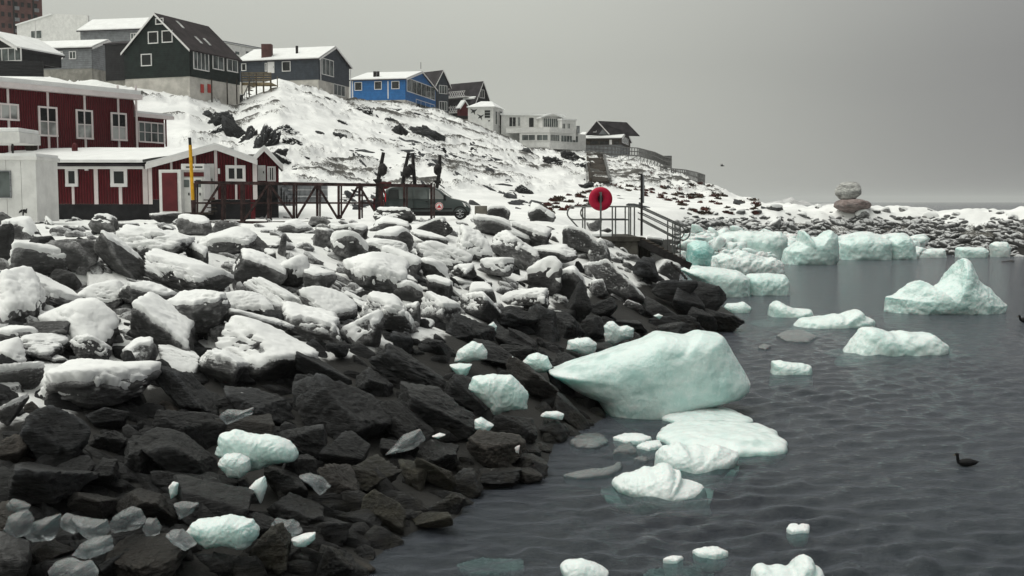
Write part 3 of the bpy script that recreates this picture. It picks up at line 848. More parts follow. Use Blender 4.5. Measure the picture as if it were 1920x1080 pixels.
hs_ = []
while len(hs_) < 900:
    px = rr.uniform(250, 1440); py = rr.uniform(160, 400)
    if py < np.interp(px, HP, HY) + 6: continue
    k = fbm(np.array([px*0.012]), np.array([(py + px*-0.45)*0.035]), 4.4, 3)[0]
    dens = np.interp(px, [250, 380, 520, 600, 700, 1100, 1440], [0.15, .45, .25, .38, .9, 1.0, .8])
    if k + rr.uniform(-.16, .16) < 0.24 / dens - 0.02: continue
    h = hit(px, py)
    if h[2] < 3.9 or h[1] > 260: continue
    s = rr.uniform(0.12, 0.5) * (1.6 if rr.random() < 0.12 else 1)
    hs_.append((h - np.array((0, 0, 0.08)), s*rr.uniform(0.8, 2.0), s, s*rr.uniform(0.3, 0.75), rr.gauss(28, 14)))
rubble('hillside_stones', hs_, 'rock_dark', 'dark stones showing through the hillside snow', 2, extra=0.25)

# spit boulders
n_sp = 0
for i in range(4000):
    if n_sp >= 62: break
    px = rr.uniform(1290, 1925); py = rr.uniform(386, 478)
    if py < np.interp(px, [1290, 1440, 1600, 1920], [408, 392, 387, 402]): continue
    a = rr.choice([rr.uniform(6, 11), rr.uniform(8, 19)])
    if any(((px-x)/(a*0.7+q*0.7))**2 + ((py-y)/(a*0.42+q*0.42))**2 < 1 for x, y, q in SPM) if n_sp else False: continue
    if n_sp == 0: SPM = []
    h = hit(px, py); d = h[1]
    if d > 120 or h[2] < -0.3: continue
    SPM.append((px, py, a)); n_sp += 1
    make_boulder(h, a*d/F, a*d/F*0.8, a*0.62*d/F, rr.uniform(-25, 35), rr.choice('sssgp' if py < 440 else 'sggd'), 7000 + i, 3, pxy=(px, py), group='boulders along the far spit')
sp = []
while len(sp) < 1500:
    px = rr.uniform(1270, 1960); py = rr.uniform(392, 486)
    h = hit(px, py); d = h[1]
    if d > 125: continue
    cl_ = fbm(np.array([h[0]*0.35]), np.array([h[1]*0.35]), 2, 3)[0]
    if (h[2] > 3.1 and rr.random() < 0.93) or cl_ + rr.uniform(-.2, .2) < -0.22: continue
    s = rr.uniform(0.15, 0.62) * (0.55 if h[2] > 2.7 else 1)
    sp.append((h, s*1.2, s, s*0.7, rr.uniform(-30, 40)))
rubble('spit_rubble', sp, 'rock_grey', 'small broken stones covering the far spit', 2, extra=0.8)

# balanced boulder on its reddish base
d = 99
root = empty('balanced_boulder', W(1597, 388, d), 'rounded grey boulder balanced on a low reddish rock base on the far spit', 'boulder')
def lump(name, px, py, a, b2, dpt, mat, parent, seed, sharp=10, fr=0.0):
    rng = np.random.RandomState(seed); v_, Fc = ico(5); q_ = v_ * 1.4 + seed
    P = v_ * (1 + 0.22 * fbm(q_[:,0], q_[:,1], q_[:,2], 2) + 0.07 * fbm(q_[:,0]*4, q_[:,1]*4, q_[:,2]*4, 3))[:, None]
    P = P / np.abs(P).max(0)
    c = W(px, py, d); P = P * np.array([a*d/F, dpt, b2*d/F]) + c - ORI[parent.name]
    o = link_mesh(name, np_mesh(name, P, Fc, True), mat, parent); o['frost'] = fr; return o
lump('base_rock', 1598, 385, 35, 15, 1.6, 'rock_red_hazed', root, 1, 8)
lump('top_boulder', 1591, 358, 26, 19, 1.0, 'rock_grey_hazed', root, 2, 5)

# shrubs: reddish heath poking out of the snow on the point
vs, fs = [], []
rngs = np.random.RandomState(4)
shp = []
for _ in range(150):
    px = rr.uniform(1010, 1435); py = np.interp(px, HP, HY) + rr.uniform(2, 60)
    if px < 1130: py = 395 - (px - 1010) * 0.18 + rr.uniform(-18, 10)
    if py > 402: continue
    shp.append((px, py, rr.uniform(4, 11)))
shp += [(1175,345,16),(1150,350,14),(1235,352,12),(1270,355,12),(1300,350,12),(1335,362,16),(1350,368,16),(1395,368,14),(1410,376,14),(1385,358,10),(1330,350,10),(1240,372,10),(1300,372,9)]
for nm, mt, par in (('heath_shrubs', 'shrub_red', 0), ('dry_heath', 'shrub_brown', 1)):
    vs, fs = [], []
    for i, (px, py, a) in enumerate(shp):
        if i % 2 != par: continue
        h = hit(px, py); r = a * h[1] / F
        if h[1] > 200: continue
        for _ in range(150):
            t = rngs.normal(size=3); t /= np.linalg.norm(t); t[2] = abs(t[2])
            p0 = h + np.array([t[0]*r, t[1]*r*0.8, t[2]*r*0.42 - 0.05]) * rngs.uniform(0.2, 1)
            q = rngs.normal(size=(3, 3)) * 0.11
            k = len(vs); vs += [p0 + q[0], p0 + q[1], p0 + q[2]]; fs.append((k, k+1, k+2))
    o = link_mesh(nm, np_mesh(nm, np.array(vs), np.array(fs)), mt)
    tag(o, 'low reddish heath poking through the snow' if par == 0 else 'low brown heath poking through the snow', None, None, 'stuff')

# ------------------------------------------------------------------ ice
def inflate(name, outl, axis, Dp, Dm, seed, mat, label, cat, group=None, N_=84, K=15, p=2.6, rough=0.05, jag=0.0, facets=4, smooth=1, res=26):
    """closed body: outline in its own plane, swelling along +axis by Dp and -axis by Dm, planed by random cuts"""
    rng = np.random.RandomState(seed)
    O = np.array(outl, float); nxt = np.roll(O, -1, 0)
    seg = np.linalg.norm(nxt - O, axis=1); cum = np.concatenate([[0], np.cumsum(seg)]); L = cum[-1]
    t = np.linspace(0, L, N_, endpoint=False)
    X = np.vstack([O, O[:1]])
    P = np.stack([np.interp(t, cum, X[:, k]) for k in range(3)], -1)
    # light rounding
    for _ in range(smooth): P = P * 0.6 + (np.roll(P, 1, 0) + np.roll(P, -1, 0)) * 0.2
    c = P.mean(0); size = np.linalg.norm(P - c, axis=1).mean()
    if jag:
        P = P + (P - c) / size * (jag * fbm(t / L * 34, t * 0 + seed, 0, 4, 0.65))[:, None] * size
    ax = np.array(axis, float); ax /= np.linalg.norm(ax)
    rings = [1 - (1 - k / K) ** 1.5 for k in range(K + 1)][::-1]
    rings = [1 - (k / K) ** 1.6 for k in range(K)]
    V, Fc = [], []
    for side, D in ((1, Dp), (-1, Dm)):
        for s in rings:
            if s == 1 and side == -1: continue
            V.append(c + (P - c) * s + ax * side * D * (1 - s ** p) ** (1 / p))
    V = np.vstack(V)
    top = c + ax * Dp; bot = c - ax * Dm
    V = np.vstack([V, top[None], bot[None]])
    nR = len(rings)
    def ringi(side, k):
        return k * N_ if side == 1 else (0 if k == 0 else (nR + k - 1) * N_)
    T, Bt = len(V) - 2, len(V) - 1
    for side in (1, -1):
        for k in range(nR - 1):
            a, b2 = ringi(side, k), ringi(side, k + 1)
            for i in range(N_):
                j = (i + 1) % N_
                q = (a+i, a+j, b2+j), (a+i, b2+j, b2+i)
                for f in q: Fc.append(f if side == 1 else f[::-1])
        a = ringi(side, nR - 1)
        for i in range(N_):
            j = (i + 1) % N_
            f = (a+i, a+j, T if side == 1 else Bt); Fc.append(f if side == 1 else f[::-1])
    Fc = np.array(Fc)
    if ((V - V.mean(0)) * vnorm(V, Fc)).sum() < 0: Fc = Fc[:, ::-1]
    # even skin, then chipped and scalloped along the normals
    tm = np_mesh('t', V - c, Fc); to = bpy.data.objects.new('t', tm); COL.objects.link(to)
    m1 = to.modifiers.new('r', 'REMESH'); m1.mode = 'VOXEL'; m1.voxel_size = size / res
    m2 = to.modifiers.new('s', 'SMOOTH'); m2.iterations = 2; m2.factor = 0.5
    dg = bpy.context.evaluated_depsgraph_get(); ev = to.evaluated_get(dg); em = ev.to_mesh()
    Q_ = np.empty(len(em.vertices) * 3); em.vertices.foreach_get('co', Q_); Q_ = Q_.reshape(-1, 3)
    em.calc_loop_triangles(); F3 = np.empty(len(em.loop_triangles) * 3, np.int32); em.loop_triangles.foreach_get('vertices', F3); Fc = F3.reshape(-1, 3)
    ev.to_mesh_clear(); bpy.data.objects.remove(to); bpy.data.meshes.remove(tm)
    o3 = rng.uniform(0, 40, 3); sc = 1.5 / size
    for it in range(2):
        nn = vnorm(Q_, Fc)
        ff = np.abs(nn @ ax)                     # faces toward the viewer side swell in broad planes, rims stay crisp
        big = fbm(Q_[:,0]*sc+o3[0], Q_[:,1]*sc+o3[1], Q_[:,2]*sc+o3[2], 2)
        if it == 0:
            # broad broken planes
            lv = big * 3.0; st_ = np.floor(lv) + sst(0.25, 0.75, lv - np.floor(lv))
            Q_ = Q_ + nn * (((st_ - lv) * 0.6 + big * 1.4) * min(Dp, size * 0.5) * 0.10 * facets / 4.0 * (0.25 + 0.75 * ff))[:, None]
        else:
            fine = fbm(Q_[:,0]*sc*4+o3[1], Q_[:,1]*sc*4+o3[2], Q_[:,2]*sc*4+o3[0], 4, 0.6)
            Q_ = Q_ + nn * (fine * rough * 0.8 * min(size, 3 * Dp + 0.1))[:, None]
    V = Q_ + c
    base = np.array([c[0], c[1], V[:, 2].min()])
    o = link_mesh(name, np_mesh(name, V - base, Fc, True), mat, None, base)
    return tag(o, label, cat, group)

def ice_up(poly, depth, seed, mat, label, name='ice_block', wl=None, on='water', **kw):
    """a piece with real height, outline standing in a vertical plane"""
    ys = [q[1] for q in poly]; xs = [q[0] for q in poly]
    bot = max(ys); bx = sum(x for x, y in poly if y > bot - 8) / sum(1 for x, y in poly if y > bot - 8)
    if on == 'water': d = G(bx, wl or bot, 0.0)[1]
    else: d = hit(bx, bot - 0.25 * (bot - min(ys)))[1] * 0.965 - 0.25
    d0 = d + (0.35 * depth if on == 'water' else -0.05)
    pts = []
    for x, y in poly:
        p = W(x, y, d0)
        if on == 'water' and p[2] < 0.12 * (d0/40): p[2] = -0.35 - 0.2 * depth * 0.3
        pts.append(p)
    cat = 'iceberg' if name == 'iceberg' else 'ice block'
    return inflate(name, pts, (0, -1, 0.0), depth * 0.6, depth * 0.6, seed, mat, label, cat, **kw)
def ice_flat(poly, h, seed, mat, label, name='ice_floe', z=0.03, sink=0.25, **kw):
    """a floe: outline lies in the water surface"""
    pts = [G(x, y, z) for x, y in poly]
    kw.setdefault('jag', 0.09); kw.setdefault('rough', 0.09)
    return inflate(name, pts, (0, 0, 1), h, sink, seed, mat, label, 'ice floe', p=kw.pop('p', 2.6), smooth=4, facets=1, **kw)

ice_up([(1026,696),(1070,680),(1112,667),(1160,652),(1197,641),(1234,623),(1290,630),(1312,620),(1352,626),(1372,660),(1391,692),(1404,715),(1402,729),(1386,743),(1310,762),(1242,770),(1175,780),(1157,774),(1121,749),(1076,729),(1050,710)],
       1.7, 21, 'ice_teal', 'huge smooth teal iceberg tilted with its left end resting on the dark rocks', 'iceberg', N_=160, K=26, p=3.2, rough=0.022, facets=2.0, res=70)
ice_up([(1658,580),(1661,556),(1675,553),(1700,535),(1712,528),(1730,526),(1746,541),(1766,532),(1790,515),(1800,495),(1805,485),(1814,488),(1824,505),(1832,523),(1858,543),(1870,558),(1885,572),(1878,582),(1775,588),(1712,588)],
       2.4, 22, 'ice_teal', 'peaked pale teal iceberg with one sharp horn floating alone at the right', 'iceberg', N_=170, K=24, p=1.9, rough=0.05, res=60, smooth=0, jag=0.02)
ice_up([(1465,492),(1472,470),(1488,458),(1497,452),(1500,430),(1508,436),(1516,448),(1532,445),(1545,440),(1555,430),(1566,440),(1570,462),(1570,488),(1556,497),(1480,498)], 3.0, 23, 'ice_teal', 'two-horned teal ice block grounded in front of the far spit', 'iceberg', wl=496, N_=130, K=18, jag=0.03)
ice_up([(1570,482),(1572,455),(1590,444),(1620,440),(1650,445),(1668,450),(1668,480),(1640,487),(1590,487)], 3.0, 24, 'ice_teal', 'broad rounded teal ice block right of the two-horned one', 'iceberg', N_=110, K=16)
ice_up([(1660,480),(1664,452),(1680,440),(1700,441),(1712,455),(1716,480),(1700,486),(1670,486)], 2.4, 25, 'ice_teal', 'smooth teal ice block, narrower, joined to the right of the broad one', 'iceberg', N_=100, K=16)
ice_up([(1330,482),(1336,450),(1360,436),(1400,432),(1430,436),(1462,434),(1476,450),(1474,484),(1400,488)], 3.5, 26, 'ice_pale', 'wide pale ice wall under snow between stairs and spit', 'iceberg', N_=120, K=16, jag=0.03)
ice_up([(1286,496),(1290,458),(1305,449),(1322,452),(1338,466),(1342,494),(1310,500)], 2.2, 27, 'ice_deep', 'deep teal rounded ice block just beyond the foot of the stairs', 'iceberg', N_=100, K=16)
ice_up([(1330,512),(1338,484),(1356,474),(1372,478),(1390,470),(1412,476),(1430,484),(1450,482),(1466,496),(1470,512),(1400,518)], 2.4, 28, 'ice_white', 'heap of broken white brash ice speckled with dirt behind the shelf of ice', 'iceberg', N_=130, K=16, jag=0.08, rough=0.1)
ice_up([(1276,505),(1300,498),(1350,503),(1385,508),(1402,520),(1404,552),(1350,556),(1322,548),(1300,525)], 2.4, 29, 'ice_pale', 'long pale teal ice shelf grounded behind the rocky point', 'iceberg', N_=120, K=16)
ice_up([(1397,552),(1398,520),(1405,514),(1440,512),(1470,514),(1477,525),(1480,546),(1440,553)], 1.9, 30, 'ice_teal', 'squared teal ice block with white top at the right end of the pale shelf', 'iceberg', N_=110, K=16)
ice_up([(1792,480),(1794,466),(1800,463),(1844,464),(1852,470),(1848,482),(1810,483)], 1.6, 31, 'ice_pale', 'low pale ice block against the dark rocks of the spit, second from right', 'iceberg')
ice_up([(1860,480),(1858,458),(1866,453),(1886,453),(1893,462),(1890,479),(1872,482)], 1.4, 32, 'ice_white', 'white cube-like ice block against the dark end of the spit', 'iceberg')
ice_up([(1910,476),(1912,462),(1922,460),(1934,466),(1932,478)], 1.2, 33, 'ice_pale', 'small ice block cut by the right edge of the photo', 'iceberg')
ice_up([(1714,480),(1720,470),(1740,466),(1770,466),(1776,478),(1750,483)], 1.4, 34, 'ice_white', 'thin low white ice shelf right of the teal blocks', 'iceberg')
# far ice strip right below the spit (left part)
ice_up([(1470,470),(1480,452),(1500,447),(1530,444),(1560,446),(1600,436),(1630,434),(1655,440),(1700,436),(1712,448),(1700,474)], 2.2, 35, 'ice_white', 'snow-covered ice rubble ridge behind the teal blocks', 'iceberg', wl=480, jag=0.06)
ice_up([(1292,470),(1300,440),(1340,434),(1345,450),(1340,476)], 2.5, 36, 'ice_white', 'snowy ice hump behind the stair rails', 'iceberg', wl=484)

ice_flat([(1236,785),(1262,772),(1295,765),(1350,763),(1385,777),(1416,793),(1385,798),(1330,797),(1280,797)], 0.14, 41, 'ice_pale', 'pale flat floe floating just under the huge teal iceberg', sink=0.3)
ice_flat([(1225,818),(1250,800),(1290,793),(1360,795),(1440,803),(1462,822),(1479,835),(1476,851),(1400,853),(1330,848),(1260,836)], 0.17, 42, 'ice_pale', 'long pale green floe with a blunt square right end', sink=0.35)
ice_up([(1222,868),(1228,852),(1242,836),(1256,838),(1270,828),(1290,838),(1305,834),(1330,840),(1345,832),(1360,840),(1385,848),(1384,864),(1330,876),(1250,880)], 0.9, 43, 'ice_white', 'lumpy whitish floe with a knobbly top, behind the jagged white one', 'ice_floe', jag=0.03, smooth=1, res=34, p=1.9)
ice_up([(1145,905),(1165,890),(1200,882),(1208,876),(1222,880),(1236,872),(1250,868),(1262,874),(1263,884),(1277,880),(1277,898),(1300,903),(1320,910),(1335,920),(1270,927),(1180,925)], 0.9, 44, 'ice_white', 'bright jagged white floe with a hooked peak floating nearest mid water', 'ice_floe', jag=0.03, smooth=1, res=34, p=1.9)
ice_flat([(1120,912),(1160,896),(1280,892),(1340,915),(1330,940),(1240,952),(1150,940)], -0.10, 45, 'ice_sunken', 'pale green sunken foot of ice under the jagged white floe', 'sunken_ice', z=-0.16, sink=0.3)
ice_flat([(1230,868),(1300,862),(1390,860),(1380,890),(1300,915),(1250,905)], -0.10, 46, 'ice_sunken', 'grey green sunken ice under the lumpy floe', 'sunken_ice', z=-0.16, sink=0.3)
ice_flat([(1149,822),(1170,815),(1200,815),(1223,822),(1205,829),(1170,829)], 0.06, 47, 'ice_white', 'small lens-shaped white floe left of the long pale green floe')
ice_flat([(1066,830),(1085,817),(1125,814),(1142,828),(1120,840),(1085,840)], 0.07, 48, 'ice_clear', 'glassy round floe closest to the rocks')
ice_flat([(1192,838),(1210,832),(1238,828),(1242,838),(1215,844)], 0.07, 49, 'ice_white', 'small white floe between the lens-shaped and the lumpy ones')
ice_flat([(1147,852),(1165,838),(1185,834),(1195,850)], 0.09, 50, 'ice_clear', 'small clear triangular floe below the lens-shaped one')
ice_flat([(1053,892),(1090,885),(1130,882),(1150,878),(1166,864),(1166,880),(1140,892),(1090,897)], 0.05, 51, 'ice_clear', 'thin curved sliver of ice floating low off the rocks')
ice_flat([(1187,862),(1200,857),(1216,860),(1212,866)], 0.04, 52, 'ice_clear', 'tiny ice chip left of the lumpy floe')
ice_up([(1050,1060),(1060,1052),(1090,1049),(1120,1058),(1142,1070),(1136,1084),(1060,1086)], 0.35, 53, 'ice_white', 'smooth white lump of ice at the bottom edge, left of the clustered one', 'ice_floe')
ice_flat([(1297,1034),(1320,1029),(1345,1028),(1367,1037),(1340,1043),(1310,1041)], 0.05, 54, 'ice_white', 'flat white sliver of ice above the bottom edge')
ice_flat([(1242,1050),(1260,1045),(1282,1046),(1270,1054)], 0.04, 55, 'ice_white', 'tiny white sliver of ice left of the flat sliver')
ice_up([(1404,1085),(1412,1068),(1430,1060),(1448,1066),(1460,1060),(1484,1066),(1494,1054),(1510,1042),(1524,1050),(1526,1064),(1540,1064),(1548,1080),(1542,1100),(1410,1100)], 0.5, 56, 'ice_white', 'clustered knobbly white ice lump cut by the bottom edge', 'ice_floe', jag=0.05, wl=1098)
ice_flat([(1474,992),(1480,985),(1490,984),(1497,991),(1508,985),(1519,987),(1516,997),(1485,999)], 0.05, 57, 'ice_white', 'small two-lobed broken ice piece alone in open water', 'ice_floe')
ice_flat([(1205,1075),(1215,1062),(1260,1058),(1330,1052),(1345,1070),(1300,1085),(1230,1085)], -0.08, 58, 'ice_murky', 'dim sunken plate of ice near the bottom edge', 'sunken_ice', z=-0.16, sink=0.25)
ice_flat([(855,1055),(900,1042),(980,1045),(985,1060),(930,1072),(880,1070)], -0.06, 59, 'ice_murky', 'dim sunken ice patch near the rocks at the bottom', 'sunken_ice', z=-0.15, sink=0.25)
ice_up([(1438,588),(1444,572),(1456,563),(1470,570),(1488,578),(1520,580),(1530,588),(1500,594),(1450,594)], 1.4, 60, 'ice_pale', 'rounded pale hump of ice at the left of the low floe', 'ice_floe')
ice_up([(1470,606),(1500,598),(1550,592),(1572,588),(1580,594),(1600,582),(1612,580),(1618,592),(1638,598),(1636,608),(1560,614)], 1.6, 61, 'ice_pale', 'low long floe with a small knob near its right end', 'ice_floe')
ice_up([(1564,656),(1590,650),(1604,632),(1618,616),(1640,614),(1660,618),(1672,624),(1690,620),(1716,625),(1745,624),(1762,638),(1777,648),(1772,660),(1680,664),(1610,662)], 1.6, 62, 'ice_pale', 'white topped floe with a thin left tongue below the peaked iceberg', 'ice_floe', N_=110)
ice_flat([(1540,655),(1600,645),(1780,648),(1800,664),(1700,678),(1590,672)], -0.1, 63, 'ice_sunken', 'sunken pale rim of ice round the white topped floe', 'sunken_ice', z=-0.17, sink=0.3)
ice_up([(1443,695),(1447,678),(1462,675),(1480,680),(1500,681),(1520,685),(1524,696),(1480,702)], 0.7, 64, 'ice_pale', 'small low lumpy floe right of the huge teal iceberg', 'ice_floe', jag=0.05)
ice_flat([(1455,630),(1475,620),(1510,621),(1532,632),(1515,642),(1475,640)], 0.08, 65, 'ice_clear', 'grey half-sunk floe above the small lumpy one')
ice_up([(1358,576),(1364,569),(1384,568),(1395,566),(1408,576),(1400,586),(1370,580)], 0.8, 66, 'ice_pale', 'small floe near the tip of the rocky point', 'ice_floe')
ice_flat([(1420,652),(1432,645),(1446,650),(1436,656)], 0.05, 67, 'ice_clear', 'tiny chip of ice between the iceberg and the half-sunk floe')
ice_flat([(1395,603),(1440,596),(1480,602),(1440,612)], -0.08, 68, 'ice_sunken', 'sunken pale ice left of the low long floe', 'sunken_ice', z=-0.15, sink=0.3)

bs = []
while len(bs) < 650:
    px = rr.uniform(1285, 1725); d = rr.uniform(82, 92)
    x, y = ray(px, 440)[0] * d, d
    s0, _ = shore(np.array([x]), np.array([y]))
    if s0[0] > 1.2 or s0[0] < -6: continue
    s = rr.uniform(0.15, 0.75)
    bs.append((np.array((x, y, 0.1 + max(0, 2.0 + s0[0] * 0.3) * rr.random())), s*1.3, s, s*0.8, rr.uniform(-30, 30)))
rubble('brash_ice', bs, 'ice_white', 'crushed snowy brash ice packed between the grounded ice blocks', 3, 26)
LANDICE = [
([(878,728),(886,706),(920,702),(960,704),(985,730),(991,745),(990,766),(950,770),(926,778),(912,758)], .45, 'ice_pale', 'large pale aqua ice slab lying among dark boulders left of the huge teal iceberg'),
([(852,677),(858,658),(872,648),(886,640),(896,644),(905,644),(915,660),(913,673),(880,678)], .4, 'ice_white', 'white angular ice lump above the pale aqua slab'),
([(842,684),(862,681),(885,683),(878,700),(867,713),(855,700)], .3, 'ice_pale', 'pale triangular ice piece tucked below the white angular lump'),
([(980,678),(990,666),(1006,661),(1026,668),(1037,688),(1022,698),(1000,697)], .4, 'ice_pale', 'rounded pale ice lump touching the left tip of the huge iceberg'),
([(1062,655),(1066,638),(1084,634),(1105,633),(1120,645),(1116,662),(1095,668),(1080,660)], .4, 'ice_white', 'white ice lump resting on top of the dark rocks, above the iceberg tip'),
([(1132,612),(1140,603),(1150,602),(1160,612),(1176,610),(1189,616),(1188,632),(1168,638),(1150,647),(1134,640)], .4, 'ice_white', 'white star-shaped ice lump highest on the dark rocks behind the iceberg'),
([(405,850),(415,812),(440,806),(480,814),(520,818),(548,830),(562,848),(555,862),(515,868),(490,880),(450,885)], .35, 'ice_pale', 'big translucent aqua ice slab lying low on the left rocks'),
([(408,868),(420,852),(448,850),(468,862),(470,880),(455,895),(430,894)], .25, 'ice_white', 'round white ice lump leaning on the big aqua slab'),
([(466,916),(480,900),(496,892),(501,912),(490,944),(480,925)], .15, 'ice_white', 'white pointed ice tooth under the big aqua slab'),
([(349,994),(366,976),(400,972),(430,966),(450,972),(475,974),(488,996),(480,1012),(462,1029),(420,1022),(386,1026)], .3, 'ice_pale', 'wide pale ice slab with a nibbled upper rim near the bottom edge'),
([(311,1002),(322,994),(340,993),(360,1010),(368,1022),(350,1031),(328,1018)], .18, 'ice_clear', 'oval clear ice piece left of the wide pale slab'),
([(203,990),(212,968),(228,958),(244,950),(262,956),(276,978),(262,990),(240,994),(216,998)], .2, 'ice_clear', 'frosty ice chunk with a rough edge, rightmost of the corner shards'),
([(268,990),(275,972),(292,972),(302,990),(296,1004),(275,1004)], .15, 'ice_clear', 'dim clear ice lump right behind the frosty chunk'),
([(136,968),(170,974),(200,976),(204,996),(188,1020),(160,1004),(146,990)], .2, 'ice_clear', 'angular clear ice shard in the middle of the corner shards'),
([(45,1002),(62,980),(88,970),(112,964),(110,990),(100,1012),(66,1014)], .2, 'ice_clear', 'broad clear ice shard left of the angular one'),
([(10,990),(20,965),(48,958),(62,975),(55,1000),(28,1010)], .2, 'ice_clear', 'dull grey ice shard below the little one at left'),
([(12,945),(22,935),(42,940),(57,948),(50,962),(20,962)], .12, 'ice_clear', 'little ice shard at the left edge above the others'),
([(110,975),(124,962),(138,968),(155,990),(140,1000),(118,990)], .15, 'ice_clear', 'thin clear shard wedged between the broad and the angular ones'),
([(136,1040),(150,1020),(176,1008),(208,1004),(213,1030),(190,1040),(160,1048)], .18, 'ice_clear', 'sparkling clear ice heap in front of the angular shard'),
([(91,1070),(105,1052),(130,1048),(152,1056),(168,1052),(184,1068),(182,1092),(95,1092)], .18, 'ice_clear', 'rounded ice piece cut by the bottom left edge'),
([(508,985),(516,972),(534,978),(548,974),(562,984),(568,998),(545,1006),(522,1002)], .2, 'ice_clear', 'crumbly clear ice chunk above the white shell-shaped piece'),
([(545,1010),(570,1002),(592,998),(590,1012),(575,1024),(552,1024)], .15, 'ice_white', 'white shell-shaped ice piece low on the left rocks'),
([(560,892),(580,888),(602,894),(620,912),(602,929),(588,912)], .2, 'ice_clear', 'ragged clear ice chunk right of the big aqua slab'),
([(723,852),(738,836),(755,816),(788,804),(798,824),(776,840),(748,848)], .25, 'ice_clear', 'clear triangular ice plate beside the very large dark boulder'),
([(890,804),(889,788),(902,782),(926,797),(915,810)], .22, 'ice_white', 'small bright white ice lump under the pale aqua slab'),
([(1012,780),(1022,772),(1046,771),(1058,776),(1055,787),(1035,784)], .2, 'ice_white', 'thin white ice cap on a dark rock near the waterline'),
([(326,944),(345,940),(373,945),(360,962),(338,973)], .15, 'ice_clear', 'small clear shard above the oval ice piece'),
([(317,912),(324,903),(334,906),(332,928),(321,935)], .1, 'ice_white', 'small upright white ice sliver in the dark rocks'),
([(962,836),(975,834),(974,852),(966,854)], .1, 'ice_white', 'tiny white ice stub at the water edge'),
([(410,780),(425,768),(455,770),(476,764),(474,776),(425,796)], .18, 'ice_clear', 'flat grey ice strip above the big aqua slab'),
([(810,818),(824,812),(836,815),(822,822)], .12, 'ice_white', 'tiny white ice wedge right of the triangular plate'),
([(912,612),(925,603),(932,612),(930,620),(915,620)], .15, 'ice_white', 'small white ice bit on the upper dark rocks'),
([(968,588),(985,584),(1000,592),(998,600),(975,596)], .18, 'ice_white', 'small white ice bit below the long flat frosted slab'),
([(1225,592),(1235,588),(1243,592),(1236,599)], .15, 'ice_white', 'small white ice bit on the rocky point'),
([(955,672),(962,668),(964,675),(958,677)], .06, 'ice_white', 'very small ice crumb between the white lumps'),
]
for i, (poly, dep, mt, lab) in enumerate(LANDICE):
    ice_up(poly, dep * 1.2, 100 + i, mt, lab, 'ice_block', on='land', group='ice blocks stranded on the rocks', jag=0.07, N_=96, K=10, rough=0.045, smooth=1, facets=5, res=30, p=2.4)

# ------------------------------------------------------------------ buildings
class Face:
    """a vertical wall plane from p0 to p1 (plan points); n points to the outside"""
    def __init__(s, p0, p1):
        s.p0 = np.array(p0[:2], float); s.p1 = np.array(p1[:2], float)
        e = s.p1 - s.p0; s.L = np.linalg.norm(e); s.e = e / s.L
        s.n = np.array((s.e[1], -s.e[0]))
        if s.n @ (-s.p0) < 0: s.n = -s.n
    def pix(s, px, py):
        X, Z = ray(px, py)
        A = np.array([[X, -s.e[0]], [1.0, -s.e[1]]])
        d, t = np.linalg.solve(A, s.p0)
        return t, CH + Z * d
    def pt(s, t, z, o=0.0):
        q = s.p0 + s.e * t + s.n * o
        return (q[0], q[1], z)
    def box(s, mb, t0, t1, z0, z1, o0, o1):
        if t0 > t1: t0, t1 = t1, t0
        if z0 > z1: z0, z1 = z1, z0
        mb.hexa([s.pt(t0,z0,o1), s.pt(t1,z0,o1), s.pt(t1,z0,o0), s.pt(t0,z0,o0), s.pt(t0,z1,o1), s.pt(t1,z1,o1), s.pt(t1,z1,o0), s.pt(t0,z1,o0)])
    def rect(s, r):      # pixel rect x0,y0,x1,y1
        ym = (r[1]+r[3])/2; xm = (r[0]+r[2])/2
        return s.pix(r[0], ym)[0], s.pix(r[2], ym)[0], s.pix(xm, r[3])[1], s.pix(xm, r[1])[1]
def window(root, fc, r, cols=2, rows=1, glass='glass_dark', frame='trim_white', fw=0.10, name='window', off=0.0, curtain=False):
    t0, t1, z0, z1 = fc.rect(r)
    mb = MB(); a, b2 = off + 0.002, off + 0.09
    fc.box(mb, t0, t1, z0, z0+fw, a, b2+0.03); fc.box(mb, t0, t1, z1-fw, z1, a, b2)
    fc.box(mb, t0, t0+fw, z0+fw, z1-fw, a, b2); fc.box(mb, t1-fw, t1, z0+fw, z1-fw, a, b2)
    for i in range(1, cols):
        t = t0 + (t1-t0)*i/cols; fc.box(mb, t-fw*.35, t+fw*.35, z0+fw, z1-fw, a, b2-0.02)
    for j in range(1, rows):
        z = z0 + (z1-z0)*j/rows
        for i in range(cols):
            u0 = t0 + (t1-t0)*i/cols + (fw if i == 0 else fw*.35); u1 = t0 + (t1-t0)*(i+1)/cols - (fw if i == cols-1 else fw*.35)
            fc.box(mb, u0, u1, z-fw*.25, z+fw*.25, a, b2-0.03)
    f = mb.build(name, frame, root)
    for i in range(cols):
        for j in range(rows):
            g = MB()
            u0 = t0 + (t1-t0)*i/cols + (fw if i == 0 else fw*.35); u1 = t0 + (t1-t0)*(i+1)/cols - (fw if i == cols-1 else fw*.35)
            v0 = z0 + (z1-z0)*j/rows + (fw if j == 0 else fw*.25); v1 = z0 + (z1-z0)*(j+1)/rows - (fw if j == rows-1 else fw*.25)
            fc.box(g, u0, u1, v0, v1, off + 0.004, off + 0.035)
            g.build('pane', glass if not (curtain and j == 0) else 'glass_pale', f)
    return f
def strip(root, fc, px, y0, y1, wpx=0.09, mat='trim_white', name='trim_board', o=0.05):
    t, z1 = fc.pix(px, y0); _, z0 = fc.pix(px, y1)
    mb = MB(); fc.box(mb, t-wpx, t+wpx, z0, z1, 0.002, o); return mb.build(name, mat, root)
